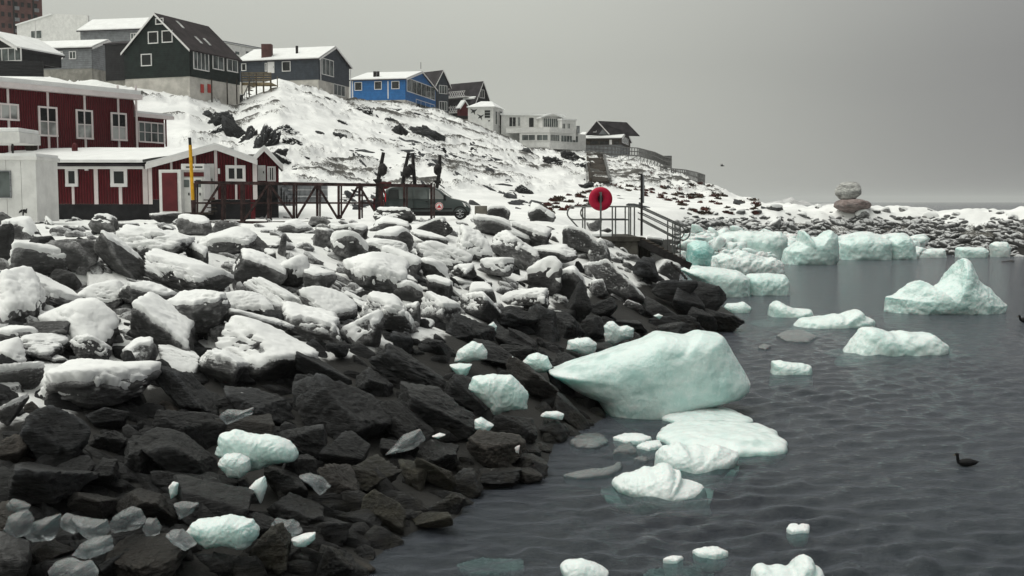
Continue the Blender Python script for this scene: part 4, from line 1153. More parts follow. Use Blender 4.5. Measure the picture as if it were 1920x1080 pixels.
def door(root, fc, r, mat='trim_white', name='door', frame=None, off=0.0, glassr=None, handle=True):
    t0, t1, z0, z1 = fc.rect(r); mb = MB(); fc.box(mb, t0, t1, z0, z1, off+0.003, off+0.06)
    dd = mb.build(name, mat, root)
    if handle:
        mb = MB(); hz = z0 + (z1-z0)*0.48; fc.box(mb, t1-0.16, t1-0.10, hz, hz+0.14, off+0.061, off+0.11); mb.build('handle', 'dark_steel', dd)
    if glassr:
        a0, a1, b0, b1 = fc.rect(glassr); mb = MB(); fc.box(mb, a0, a1, b0, b1, off+0.061, off+0.075); mb.build('pane', 'glass_grey', dd)
    return dd
def wallslab(fc, t0, t1, z0, z1, th=0.25, top=None):
    """wall with ribs attribute; top: list of (t,z) for gables"""
    mb = MB()
    poly = [(t0, z0), (t1, z0)] + (list(top) if top else [(t1, z1), (t0, z1)])
    n_ = len(poly)
    vs = [fc.pt(t, z, 0) for t, z in poly] + [fc.pt(t, z, -th) for t, z in poly]
    al = [t + 50 for t, z in poly] * 2
    mb.add(vs, [tuple(range(n_)), tuple(range(n_, 2*n_))[::-1]] + [(i, n_+i, n_+(i+1) % n_, (i+1) % n_) for i in range(n_)], al)
    return mb

class House:
    """box with gable roof from pixels; ridge runs away from the face named gable ('AB' or 'BC')"""
    def __init__(s, name, label, pxA, dA, pxB, dB, pxC, yb, ye, ypk, gable, wall, roof, cat='house', group=None, snow=None, over=0.35, yfoot=None, foot='foundation', rth=0.16, lenC=None, pk_shift=0):
        A = W(pxA, 378, dA); B_ = W(pxB, 378, dB)
        s.A, s.B = A[:2], B_[:2]
        v = s.A - s.B; pr = np.array((v[1], -v[0]));
        if pr[1] < 0: pr = -pr
        pr /= np.linalg.norm(pr)
        X = ray(pxC, 378)[0]
        t = (X * s.B[1] - s.B[0]) / (pr[0] - X * pr[1]) if lenC is None else lenC
        s.C = s.B + pr * t
        s.D = s.A + pr * t
        s.fAB = Face(s.A, s.B); s.fBC = Face(s.B, s.C)
        s.zb = W(pxB, yb, dB)[2]; s.ze = W(pxB, ye, dB)[2]
        g = s.fAB if gable == 'AB' else s.fBC
        mid = (g.p0 + g.p1) / 2
        X2, Z2 = ray(*( (mid[0]/mid[1])*F*1.0 + 960, ypk))
        s.zr = CH + Z2 * mid[1]
        s.root = empty(name, (s.B[0], s.B[1], s.zb), label, cat, group)
        zf = W(pxB, yfoot, dB)[2] if yfoot else None
        zlow = min(s.zb, zf if zf else s.zb)
        cs = [(s.A, s.B), (s.B, s.C), (s.C, s.D), (s.D, s.A)]
        gi = (0, 2) if gable == 'AB' else (1, 3)
        for i, (p, q) in enumerate(cs):
            fc = Face(p, q)
            cen = (s.A + s.C) / 2
            if fc.n @ (fc.p0 - cen) < 0: fc.n = -fc.n
            top = None
            tA, tB = (0, fc.L) if i in (1, 3) or True else (0, fc.L)
            if i in (1, 3): tA, tB = 0.002, fc.L - 0.002
            if i in gi: top = [(tB, s.ze), (fc.L/2, s.zr), (tA, s.ze)]
            wallslab(fc, tA, tB, s.zb, s.ze, 0.2, top).build('wall', wall, s.root)
            if zf is not None:
                fb = MB(); fc.box(fb, 0.04, fc.L-0.04, zf - 2.5, s.zb, -0.35, -0.05 + (0.002*i)); fb.build('foundation', foot, s.root)
        # roof
        if gable == 'AB': g0, g1, run = s.A, s.B, pr * t
        else: g0, g1, run = s.B, s.C, -(s.B - s.A)
        gdir = (g1 - g0) / np.linalg.norm(g1 - g0); rd = run / np.linalg.norm(run)
        mid = (g0 + g1) / 2; hw = np.linalg.norm(g1 - g0) / 2
        slope = (s.zr - s.ze) / hw
        s.mid, s.rd = mid, rd
        for sg, e in ((-1, g0), (1, g1)):
            eo = e + gdir * sg * over
            ze2 = s.ze - slope * over
            a = eo - rd * over; b2 = eo + run + rd * over; c = mid + run + rd * over; d2 = mid - rd * over
            P3 = [(a[0], a[1], ze2 + rth), (b2[0], b2[1], ze2 + rth), (c[0], c[1], s.zr + rth + 0.002*sg), (d2[0], d2[1], s.zr + rth + 0.002*sg)]
            r_ = MB().slab(P3, rth).build('roof', roof, s.root)
            if snow:
                k = 0.14; P4 = [tuple(np.array(p) + np.array((0, 0, 0.15))) for p in P3]
                cc = sum(np.array(p) for p in P4) / 4
                P4 = [tuple(np.array(p) + (cc - np.array(p)) * 0.015) for p in P4]
                MB().slab(P4, 0.146).build('roof_snow', snow, r_)
            # barge boards on the near gable
            mb = MB(); q0 = np.array(P3[0]) - np.append(rd*0.05, 0); q1 = np.array(P3[3]) - np.append(rd*0.05, 0)
            mb.hexa([q0 + (0,0,-rth-0.10), q1 + (0,0,-rth-0.10), q1 + np.append(rd*0.04, -rth-0.10), q0 + np.append(rd*0.04, -rth-0.10), q0 + (0,0,.01), q1 + (0,0,.01), q1 + np.append(rd*0.04, .01), q0 + np.append(rd*0.04, .01)])
            s.barge = mb.build('barge_board', 'trim_white', s.root)

# 1 green gabled house
h = House('house', 'dark green gabled house with steep dark roof on a pale foundation at the hill crest', 240, 128, 361, 125, 454, 143, 92, 27, 'AB', 'wall_green', 'roof_brown', yfoot=165, foot='foundation_white', over=0.25)
window(h.root, h.fAB, (292, 34, 307, 46), 1); window(h.root, h.fAB, (278, 59, 297, 82), 1); window(h.root, h.fAB, (304, 57, 324, 80), 1); window(h.root, h.fAB, (265, 101, 285, 124), 1)
window(h.root, h.fBC, (362, 98, 391, 132), 4, glass='glass_grey'); window(h.root, h.fBC, (398, 105, 419, 131), 2, glass='glass_grey'); window(h.root, h.fBC, (425, 111, 445, 135), 2, glass='glass_grey')
for px_, y_ in ((378, 50), (388, 76), (402, 76)):
    # skylights lie in the right roof plane
    hw = np.linalg.norm(h.A - h.B)/2
for u, v_ in ((0.38, 0.55), (0.55, 0.55), (0.30, 0.12)):
    base = h.mid + h.rd * (u * np.linalg.norm(h.C - h.B)); gd = (h.B - h.A) / np.linalg.norm(h.B - h.A); hw = np.linalg.norm(h.B - h.A)/2
    p = [base + gd*hw*v_, base + gd*hw*(v_+0.2), base + gd*hw*(v_+0.2) + h.rd*0.45, base + gd*hw*v_ + h.rd*0.45]
    zz = lambda f_: h.zr + (h.ze - h.zr) * f_ + 0.24
    MB().slab([(p[0][0],p[0][1],zz(v_)), (p[1][0],p[1][1],zz(v_+.2)), (p[2][0],p[2][1],zz(v_+.2)), (p[3][0],p[3][1],zz(v_))], 0.07).build('skylight', 'glass_pale', h.root)
t, z1 = h.fBC.pix(388, 150)
for px_ in (379, 392):
    a0, a1, b0, b1 = h.fBC.rect((px_-3, 158, px_+3, 174)); mb = MB(); h.fBC.box(mb, a0, a1, b0, b1, 0.0, 0.04); mb.build('notice', 'sticker_red', h.root)
for px_ in (390, 419, 437):
    p = h.fBC.pt(h.fBC.pix(px_, 160)[0], 0, 0.5); zt = h.fBC.pix(px_, 148)[1]; zz_ = h.fBC.pix(px_, 196)[1]
    MB().bar((p[0], p[1], zz_), (p[0], p[1], zt), 0.12).build('prop_post', 'timber_dark', h.root)

# deck with railing beside the green house
dk = W(455, 185, 138)
root = empty('timber_deck', dk, 'weathered timber deck with stairs and lattice railing beside the green house', 'deck')
x0, x1 = W(456, 160, 138)[0], W(512, 160, 138)[0]; zt = W(480, 156, 138)[2]; zb_ = W(480, 200, 138)[2]
for k in range(9):
    xa = x0 + (x1-x0)*k/9; MB().box(xa+.01, xa + (x1-x0)/9 - .03, 137.2, 141, zt-0.08, zt).build('plank', 'timber_yellow', root)
MB().box(x0, x1, 137.1, 137.18, zt-0.35, zt-0.01).build('fascia_board', 'timber_yellow', root)
for k in range(5):
    xx = x0 + 0.05 + (x1-x0-0.1)*k/4
    MB().bar((xx,137.14,zb_-1.2),(xx,137.14,zt+1.15),0.10).build('post','timber',root)
    MB().bar((xx,140.8,zb_-.6),(xx,140.8,zt+1.15),0.10).build('post','timber',root)
for zz_ in (0.3, 0.6, 0.9, 1.15): MB().bar((x0,137.12,zt+zz_),(x1,137.12,zt+zz_),0.05,0.12).build('rail','timber_yellow',root)
for k in range(8):
    f_ = k/7; xx = x0 + 0.2 + f_*1.6; MB().box(xx-0.15, xx+0.15, 136.0, 137.05, zb_-0.4 + f_*(zt-zb_+0.3)-0.06, zb_-0.4 + f_*(zt-zb_+0.3)).build('step','timber',root)
    MB().bar((xx,135.95,zb_-0.4 + f_*(zt-zb_+0.3)),(xx,135.95,zb_+0.6 + f_*(zt-zb_+0.3)),0.06).build('baluster','timber_grey',root)
MB().bar((x0+0.2,135.95,zb_+0.6),(x0+1.8,135.95,zb_+0.9+(zt-zb_)),0.08).build('handrail','timber_grey',root)

# 2 slate house
h = House('house', 'long slate blue-grey house with snow roof and white lower storey beside the timber deck', 452, 168.5, 600.5, 165, 657.5, 149, 110, 90, 'BC', 'wall_slate', 'roof_dark', yfoot=186, foot='foundation_white', snow='snow', over=0.4)
window(h.root, h.fBC, (603, 111, 625, 142), 3, glass='glass_grey'); window(h.root, h.fBC, (625.5, 159, 647, 180), 3, glass='glass_grey', off=-0.04)
window(h.root, h.fAB, (529, 115, 545, 134), 1); door(h.root, h.fAB, (502, 116, 514.5, 137)); window(h.root, h.fAB, (497, 118, 501, 134), 1); window(h.root, h.fAB, (453, 119, 462, 133), 1)
strip(h.root, h.fBC, 600.8, 111, 151, 0.1); strip(h.root, h.fBC, 657, 124, 190, 0.1)
cx = W(502, 100, 169); MB().box(cx[0]-.75, cx[0]+.75, 168, 169.2, h.ze, W(500, 84, 169)[2]).build('chimney', 'brick_far', h.root)
cx = W(558, 100, 169); MB().tube([(cx[0], 168.5, h.ze), (cx[0], 168.5, W(500, 87, 169)[2])], 0.2).build('flue', 'dark_steel', h.root)

# 3 blue house
h = House('house', 'bright blue house with snow roof and a wide glazed gable between slate and white houses', 660, 197, 761.5, 195, 818, 187, 149, 136.5, 'BC', 'wall_blue', 'roof_dark', yfoot=206, foot='foundation_white', snow='snow', over=0.35)
window(h.root, h.fBC, (762.5, 155, 815, 180), 6, glass='glass_grey', frame='trim_white', fw=.12)
window(h.root, h.fBC, (763, 190, 776, 206), 2, glass='glass_grey', off=-.04); window(h.root, h.fBC, (780, 191, 815, 208), 4, glass='glass_grey', off=-.04)
window(h.root, h.fAB, (702, 152.5, 716, 168), 1); window(h.root, h.fAB, (734, 152, 749, 167), 1); window(h.root, h.fAB, (665, 154, 679, 170), 1)
strip(h.root, h.fAB, 727.5, 152, 185, 0.09); strip(h.root, h.fAB, 661, 152, 187, 0.09)
cx = W(790, 125, 200); MB().tube([(cx[0], 199, h.zr), (cx[0], 199, W(790, 118, 200)[2])], 0.05).build('aerial', 'dark_steel', h.root)
for k in (704, 710):
    cx = W(k, 135, 200); MB().tube([(cx[0], 199, h.ze), (cx[0], 199, W(k, 134, 199)[2])], 0.28).build('flue', 'dark_steel', h.root)

# 4a grey gabled house behind, 4b black house, red gable
h = House('house', 'grey gabled house with white balcony squeezed behind the blue house', 756, 224, 818, 217, 842, 215, 157, 133, 'BC', 'wall_slate', 'roof_dark', snow=None, over=0.4, yfoot=222)
window(h.root, h.fBC, (823, 160, 838, 176), 3, glass='glass_grey'); window(h.root, h.fBC, (823, 190, 838, 208), 3, glass='glass_grey')
h = House('house', 'black house with snow patched dark roof and white balcony, left of the bird mural building', 838, 226, 892, 221, 915, 222, 186, 154, 'BC', 'wall_black', 'roof_dark', over=0.5, yfoot=232)
window(h.root, h.fBC, (899, 168, 908, 184), 2); window(h.root, h.fAB, (845, 192, 860, 208), 3, glass='glass_grey')
fc = h.fAB
z0 = fc.pix(850, 190)[1]
for y_ in (183, 211):
    mb = MB(); t0 = fc.pix(838, y_)[0]; t1 = fc.pix(880, y_)[0]; zz_ = fc.pix(850, y_)[1]
    fc.box(mb, t0, t1, zz_-0.18, zz_, 0.01, 1.3); bal = mb.build('balcony_floor', 'trim_white', h.root)
    mb = MB(); fc.box(mb, t0, t1, zz_+0.95, zz_+1.05, 1.2, 1.28)
    mb.build('top_rail', 'trim_white', bal)
    k = t0
    while k < t1 - 0.6:
        mb = MB(); mb.bar(fc.pt(k, zz_, 1.24), fc.pt(k+0.55, zz_+0.95, 1.24), 0.07); mb.bar(fc.pt(k+.55, zz_, 1.24), fc.pt(k, zz_+0.95, 1.24), 0.065); mb.build('baluster', 'trim_white', bal); k += 0.6
cc = MB().slab([h.fAB.pt(0.6*h.fAB.L, h.ze+0.35, 0.25), h.fAB.pt(0.99*h.fAB.L, h.ze+0.35, 0.25), h.fAB.pt(0.99*h.fAB.L, h.ze+1.2, -1.3), h.fAB.pt(0.7*h.fAB.L, h.ze+1.2, -1.3)], 0.3).build('roof_snow', 'snow', h.root)
h = House('house', 'tiny red gabled house peeping out between the white balcony and the bird mural building', 858, 214, 864, 213, 880, 216, 202, 190, 'BC', 'wall_darkred', 'roof_dark', over=0.2, snow='snow')

# 5 white building with bird mural
root = empty('white_building', W(944, 260, 208), 'long white building with black bird mural, glazed upper floor and window band overhanging the slope', 'building')
def blk(px0, px1, d0, d1, y0, y1, ydist, depth, mat='wall_white', name='wall'):
    p0 = W(px0, 378, d0); p1 = W(px1, 378, d1); fc = Face(p0, p1); z0 = W(px0, y0, d0)[2]; z1 = W(px0, y1, d0)[2]
    mb = MB(); fc.box(mb, 0, fc.L, z0, z1, -depth, 0); mb.build(name, mat, root); return fc, z0, z1
f1, z0, z1 = blk(878, 925, 205, 204, 262, 201, 0, 7)
f1b = Face(W(925, 378, 204), W(944, 378, 210)); mb = MB(); f1b.box(mb, 0.01, f1b.L, z0, z1-.01, -3, -0.01); mb.build('wall', 'wall_white', root)
pk = W(924, 190, 208)
A_, B2, C_ = W(874, 203, 205), W(928, 203, 203.6), W(948, 203, 210.5)
top = np.array((pk[0]-2.2, 208, pk[2])); tp2 = np.array((pk[0]-.2, 208, pk[2]))
zr_ = z1
mb = MB(); mb.add([(A_[0],204.5,z1),(B2[0],203.2,z1),(C_[0],210.5,z1),(A_[0]+1,212,z1),tuple(top),tuple(tp2)], [(0,1,5,4),(1,2,5),(2,3,4,5),(3,0,4),(3,2,1,0)]); mb.build('roof', 'snow', root)
for r in ((887,207,892,215),(897,218,903,225),(905,204,908,211)):
    pass
def bird(fc, px, py, s, fl):   # a simple flying bird painted on the wall: two raised wings and a body
    t, z = fc.pix(px, py); mb = MB()
    P2 = [(-1.0,0.9),(-0.35,0.25),(-0.75,-0.35),(-0.1,-0.1),(0.35,-0.75),(0.35,0.05),(1.0,0.75),(0.1,0.45)]
    mb.prism([fc.pt(t + fl*x*s, z + y*s, 0.004) for x, y in P2], (fc.n[0]*0.01, fc.n[1]*0.01, 0)); mb.build('painted_bird', 'mural_black', root)
bird(f1, 888, 210, 0.75, 1); bird(f1, 901, 220, 0.7, 1); bird(f1, 917, 227, 0.3, -1)
# painted arc at the foot of the mural
t, z = f1.pix(900, 246); mb = MB(); pl = []
for k in range(13): a = math.pi*k/12; pl.append((math.cos(a)*1.1, math.sin(a)*0.9))
for k in range(12, -1, -1): a = math.pi*k/12; pl.append((math.cos(a)*0.92, math.sin(a)*0.72))
for k in range(12):
    q = [pl[k], pl[k+1], pl[24-k], pl[25-k]]
    mb.prism([f1.pt(t+x, z+y, 0.004) for x, y in q], (f1.n[0]*0.01, f1.n[1]*0.01, 0))
mb.build('painted_arc', 'mural_black', root)
window(root, f1, (908, 206, 920, 222), 1, 3, fw=.08, frame='wall_white'); window(root, f1b, (928, 208, 932, 234), 1, glass='glass_grey', frame='wall_white'); window(root, f1b, (936, 208, 941, 236), 1, glass='glass_grey', frame='wall_white')
f2, z0, z1 = blk(940, 1018, 207, 207.5, 270, 216, 0, 8)
rf = MB(); rf.slab([f2.pt(-.2, z1+.35, .3), f2.pt(f2.L*1.55, z1+.25, .3), f2.pt(f2.L*1.5, z1+0.75, -6), f2.pt(-.2, z1+.8, -6)], .35).build('roof', 'snow', root)
window(root, f2, (954, 219, 968, 238), 2, frame='wall_white'); window(root, f2, (970, 219, 976, 237), 2, glass='glass_grey', frame='wall_white'); door(root, f2, (992, 221, 1000.5, 238), mat='glass_dark', handle=False)
f3, z0_, z1_ = blk(1016, 1053, 205, 206, 262, 218, 0, 8.3)
mb = MB(); t_pk = f3.pix(1036, 214)[0]; zpk = f3.pix(1036, 212.5)[1]; ze_ = f3.pix(1017, 219)[1]
wallslab(f3, 0.003, f3.L-.003, ze_-.5, ze_, .3, [(f3.L-.003, ze_), (t_pk, zpk), (0.003, ze_)]).build('gable_wall', 'wall_white', root)
for a, b2 in ((-0.35, t_pk), (f3.L+.35, t_pk)):
    MB().slab([f3.pt(a, ze_, .4), f3.pt(b2, zpk+.1, .4), f3.pt(b2, zpk+.1, -7), f3.pt(a, ze_, -7)], .25).build('roof', 'snow', root)
window(root, f3, (1018, 221, 1050, 239), 8, glass='glass_grey', frame='wall_white', fw=.1, off=0.01)
f4, _, z4 = blk(1053, 1079, 204.5, 206, 262, 225, 0, 8.1)
window(root, f4, (1053.5, 231, 1060, 242), 2, glass='glass_grey', frame='wall_white', off=.002); window(root, f4, (1063, 231, 1069, 242), 2, glass='glass_grey', frame='wall_white', off=.002)
mb = MB(); f4.box(mb, -.1, f4.L+.15, z4, z4+.25, -7, .2); mb.build('roof_snow', 'snow', root)
# lower storey, hanging over the slope
f5, z5a, z5b = blk(974, 1030, 203, 202, 277, 249, 0, 10, name='lower_wall')
f6 = Face(W(1030, 378, 202), W(1098, 378, 208)); zb6 = W(1030, 279, 202)[2]; zt6 = W(1030, 249, 202)[2]
mb = MB(); f6.box(mb, .01, f6.L, zb6, z5b-.01, -9, -.01); mb.build('lower_wall', 'wall_white', root)
window(root, f5, (978, 252, 1004, 264), 2, glass='glass_grey', frame='wall_white'); window(root, f5, (1006, 252, 1028, 264), 2, glass='glass_grey', frame='wall_white')
window(root, f6, (1031, 252, 1049, 265), 5, glass='glass_grey', frame='wall_white', fw=.08, off=.01); window(root, f6, (1051, 254, 1084, 267), 6, glass='glass_grey', frame='wall_white', fw=.08, off=.01)
mb = MB(); f5.box(mb, -2.5, f5.L, z5b, z5b+.9, -9, .12); mb.build('terrace_wall', 'wall_white', root)
mb = MB(); f6.box(mb, 0, f6.L*.72, z5b, z5b+.85, -8, .14); mb.build('terrace_wall', 'wall_white', root)
for px_ in (1004, 1012, 1029):
    p = W(px_, 300, 202.5); MB().tube([(p[0], 203, W(px_, 308, 202)[2]), (p[0], 203, z5a)], 0.10).build('prop_post', 'timber_dark', root)
for k in range(6):
    px_ = 998 + k*5; p = W(px_, 212, 208); MB().bar((p[0],208,p[2]-.6),(p[0],208,p[2]),.08).build('roof_vent','dark_steel',root)
mb = MB(); p0 = W(1082, 250, 206); mb.box(p0[0], p0[0]+.5, 206, 207, W(1,250,206)[2], W(1,236,206)[2]); mb.build('chimney', 'wall_grey', root)

# 6 A-frame house at the point
h = House('house', 'A-frame roofed house with snowy veranda roof at the end of the ridge beside the boardwalk', 1081, 226, 1163, 224, 1181, 271, 260, 249, 'BC', 'timber_dark', 'roof_dark', over=0.3, snow='snow', yfoot=276, foot='wall_grey')
g = Face(W(1100, 378, 226.5), W(1140, 378, 227.5)); zt = g.pix(1116, 228)[1]; zl = g.pix(1116, 252)[1]
wallslab(g, 0, g.L, zl, zl+.1, .3, [(g.L, zl+.1), (g.L*.42, zt), (0, zl+.1)]).build('gable_wall', 'wall_grey', h.root)
e2 = g.pt(g.L*.42, zt, 0); r2 = np.array(W(1176, 230, 229))
for a, sn_ in ((-.4, 'roof_dark'), (g.L*1.0, 'roof_dark')):
    q = g.pt(a, zl-.1, .2)
    far = (q[0]+ (r2[0]-e2[0]), q[1]+2, q[2])
    MB().slab([q, g.pt(g.L*.42, zt+.15, .2), (r2[0], r2[1]+1, zt+.1), far], .14).build('roof', sn_, h.root)
q0, q1 = np.array(g.pt(g.L*.42, zt+.2, .25)), np.array(g.pt(g.L*1.02, zl, .25)); MB().bar(q0, q1, .3, .2).build('barge_board', 'trim_white', h.root)
q1 = np.array(g.pt(-.4, zl, .25)); MB().bar(q0, q1, .2, .2).build('barge_board', 'trim_white', h.root)
rr_ = MB(); rr_.slab([g.pt(g.L*1.3, zl+.3, -1.2), g.pt(g.L*1.5, zl+.3, -1.0), (r2[0]+.2, r2[1]+1.2, zt+.2), (r2[0]-1.0, r2[1]+1.2, zt+.2)], .1).build('roof_snow', 'snow', h.root)
window(h.root, g, (1108, 238, 1118, 248), 2, glass='glass_grey')
window(h.root, h.fAB, (1106, 264, 1122, 271), 2, frame='timber_dark'); window(h.root, h.fAB, (1124, 264, 1142, 271), 2, frame='timber_dark'); strip(h.root, h.fAB, 1145, 262, 271, .25); window(h.root, h.fAB, (1150, 264, 1162, 271), 1, frame='timber_dark')
window(h.root, h.fBC, (1166, 258, 1178, 270), 4, glass='glass_grey')
p = W(1082, 240, 226)
MB().bar((p[0], 226, W(1,262,226)[2]), (p[0], 226, W(1,236,226)[2]), .25).build('flue', 'dark_steel', h.root)

# 7 boardwalk railing down the ridge
def rail_run(name, label, pts, post_h, n_posts, mat, leg=2.5, rails=(1.0, 0.5), pw=.09):
    root = empty(name, W(pts[0][0], pts[0][1], pts[0][2]), label, 'walkway')
    P = [np.array(W(*p)) for p in pts]
    cum = [0]
    for a, b2 in zip(P[:-1], P[1:]): cum.append(cum[-1] + np.linalg.norm(b2-a))
    def at(s):
        for i in range(len(P)-1):
            if s <= cum[i+1] + 1e-6: f_ = (s-cum[i])/(cum[i+1]-cum[i]); return P[i]*(1-f_) + P[i+1]*f_
        return P[-1]
    off = np.array((0.35, 1.8, 0))
    for a, b2 in zip(P[:-1], P[1:]):
        MB().slab([a, b2, b2+off, a+off], .16).build('deck', mat, root)
        for r_ in rails:
            MB().bar(a+(0,0,r_*post_h), b2+(0,0,r_*post_h), .08, .10).build('rail', mat, root)
            MB().bar(a+off+(0,0,r_*post_h), b2+off+(0,0,r_*post_h), .08, .10).build('rail', mat, root)
    for k in range(n_posts):
        q = at(cum[-1]*k/(n_posts-1))
        gz_ = float(height(np.array([q[0]]), np.array([q[1]]))[0]) - .3
        lo = q[2] - .16 if k % 3 else min(gz_, q[2]-.3)
        MB().bar((q[0],q[1]-.05,lo), (q[0],q[1]-.05,q[2]+post_h), pw).build('post', mat, root)
        MB().bar((q[0]+off[0],q[1]+off[1]+.05,q[2]-.16), (q[0]+off[0],q[1]+off[1]+.05,q[2]+post_h), pw).build('post', mat, root)
        if k % 3 == 0 and k+3 < n_posts:
            q2 = at(cum[-1]*(k+3)/(n_posts-1)); MB().bar((q[0],q[1]-.02,max(gz_+.3,q[2]-2.2)), (q2[0],q2[1]-.02,q2[2]-.2), .08).build('brace', mat, root)
    return root
rail_run('boardwalk', 'grey timber boardwalk on stilts with close set railing running down from the A-frame house', [(1100,285,212),(1150,288,210),(1196,291,204),(1228,300,192),(1246,309,184),(1258,312,180)], 1.35, 46, 'timber_grey')
rail_run('boardwalk_stairs', 'lowest grey railing of steps stepping down the far end of the ridge', [(1259,331,178),(1285,334,172),(1308,340,164),(1321,345,158)], 1.3, 26, 'timber_grey')
root = empty('viewing_platform', W(1250,305,192), 'small boxy timber platform at the end of the boardwalk', 'platform')
p = W(1246, 312, 192); q = W(1259, 292, 192)
MB().box(p[0], q[0], 192, 194, p[2]-.2, p[2]).build('deck', 'timber_grey', root)
for k in range(7):
    xx = p[0] + (q[0]-p[0])*k/6; MB().bar((xx,192,p[2]-2.6 if k in (0,6) else p[2]), (xx,192,q[2]), .12).build('post', 'timber_grey', root)
MB().box(p[0], q[0], 191.86, 191.93, (p[2]*.45+q[2]*.55), q[2]).build('rail_board', 'timber_grey', root)

# dark stair ramp down the slope with handrail
root = empty('hillside_stair', W(1120,340,150), 'dark plank stair with pale handrail running straight down the slope above the life ring', 'stairs')
a0, a1 = W(1107, 345, 140), W(1143, 343, 140); b0, b1 = W(1099, 282, 196), W(1130, 282, 196)
n_ = 16
n_ = 22
LS = [hit(1107 - 8*k/n_, 346 - 66*k/n_) + (0, 0, .45) for k in range(n_+1)]; RSd = [hit(1143 - 15*k/n_, 346 - 66*k/n_) + (0, 0, .45) for k in range(n_+1)]
for i_ in range(1, n_+1):      # keep the flight climbing evenly
    for Q in (LS, RSd): Q[i_][1] = max(Q[i_][1], Q[i_-1][1] + .3); Q[i_][2] = max(Q[i_][2], Q[i_-1][2] + .02)
for k in range(n_):
    q = [LS[k], RSd[k], RSd[k] + (RSd[k+1]-RSd[k])*.85, LS[k] + (LS[k+1]-LS[k])*.85]
    MB().slab(q, .3).build('tread', 'timber_dark', root)
a0, b0, a1, b1 = LS[0], LS[-1], RSd[0], RSd[-1]
for Q in (LS, RSd):
    for i_, j_ in ((0, 7), (7, 14), (14, 22)): MB().bar(Q[i_]+(0,0,.1), Q[j_]+(0,0,.1), .3, .5).build('stringer', 'timber_grey' if Q is RSd else 'timber_dark', root)
MB().bar(a0+(-.4,0,1.0), b0+(-.4,0,1.2), .16).build('handrail', 'timber_grey', root)
for k in range(7):
    q = a0+(b0-a0)*k/6; MB().bar(q+(-.4,0,-.5), q+(-.4,0,1.1), .10).build('post', 'timber_grey', root)

# far upper-left buildings
root = empty('apartment_block', W(40, 60, 270), 'tall brown-red apartment block with rows of dark balconies at the top left corner', 'building')
fc = Face(W(-80, 378, 262), W(91, 378, 275)); z0, z1 = W(0, 78, 268)[2], W(0, -40, 268)[2]
mb = MB(); fc.box(mb, 0, fc.L, z0-3, z1, -12, 0); mb.build('wall', 'brick_far', root)
k = 0
for i in range(13):
    for j in range(6):
        t = 0.6 + i*(fc.L-1)/13; z = z0 + 0.8 + j*2.7
        mb = MB(); fc.box(mb, t, t+.75, z, z+1.1, .004, .05); mb.build('window', 'glass_dark', root)
        if i % 3 == 0:
            mb = MB(); fc.box(mb, t-.12, t+1.0, z-.9, z-.1, .01, .7); mb.build('balcony', 'wall_grey', root)
for i in range(0, 13, 3):
    t = 0.35 + i*(fc.L-1)/13; mb = MB(); fc.box(mb, t-.1, t+.1, z0, z1, .003, .8); mb.build('pilaster', 'plinth_dark', root)
h = House('house', 'small black gabled house with a band of white windows at the left edge', -50, 110, 42, 108, 46, 114, 91, 62, 'AB', 'wall_black', 'roof_dark', over=.25, lenC=6, snow='snow')
window(h.root, h.fAB, (-20, 90, 41, 116), 5, glass='glass_grey')
root = empty('white_building', W(100, 75, 220), 'plain white building with a slanting roof behind the grey bungalow, top left', 'building')
fc = Face(W(43, 378, 220), W(175, 378, 214)); zb_ = fc.pix(43, 75)[1]
wallslab(fc, 0, fc.L, zb_-4, zb_, .4, [(fc.L, fc.pix(175, 28)[1]), (fc.pix(98, 25)[0], fc.pix(98, 25)[1]), (0, fc.pix(43, 45)[1])]).build('wall', 'wall_white', root)
window(root, fc, (58, 57, 79, 73), 2, glass='glass_grey')
mb = MB(); q = [fc.pt(-.2, fc.pix(43,45)[1], .2), fc.pt(fc.pix(98,25)[0], fc.pix(98,25)[1], .2), fc.pt(fc.pix(98,25)[0], fc.pix(98,25)[1]+.5, -8), fc.pt(-.2, fc.pix(43,45)[1]+.5, -8)]; mb.slab(q, .25); mb.build('roof', 'snow', root)
h = House('house', 'grey bungalow with snowy roof and white framed windows behind the flagpole', 42, 140, 180, 138, 190, 128, 90, 78, 'BC', 'wall_grey', 'roof_dark', over=.3, snow='snow', lenC=7, yfoot=140)
for a in (64, 82, 105, 130): window(h.root, h.fAB, (a, 96, a+13, 111), 2, glass='glass_grey')
root = empty('flagpole', W(67, 122, 118), 'thin white flagpole in front of the grey bungalow', 'flagpole')
MB().tube([W(67.5, 126, 118), W(66, 40, 118)], 0.06, radii=[.08, .035]).build('pole', 'trim_white', root); MB().tube([W(66, 40, 118), W(66, 39, 118)], .08).build('finial', 'trim_white', root)
root = empty('retaining_wall', W(40, 140, 106), 'low black board wall under the black and grey houses, top left', 'wall')
n_ = 12
fc = Face(W(-60, 378, 106), W(89, 378, 107))
for k in range(5):
    mb = MB(); a = fc.pix(30, 143)[1]; b2 = fc.pix(30, 114)[1]; fc.box(mb, 0, fc.L, a + (b2-a)*k/5 + .01, a + (b2-a)*(k+1)/5 - .01, -.2, .01*(k % 2)); mb.build('board', 'wall_black', root)
h = House('house', 'grey house with snowy roof half hidden behind the green gabled house', 160, 172, 272, 170, 285, 80, 54, 36, 'BC', 'wall_grey', 'roof_dark', over=.4, snow='snow', lenC=8, yfoot=95)
window(h.root, h.fAB, (245, 62, 256, 74), 2, glass='glass_grey')
h = House('house', 'dark annex against the left side of the green gabled house', 205, 131, 249, 130, 258, 150, 82, 78, 'BC', 'wall_black', 'roof_dark', over=.15, lenC=4, yfoot=165)
root = empty('warehouse', W(490, 100, 250), 'long low warehouse with snow covered roof on the skyline behind the slate house', 'building')
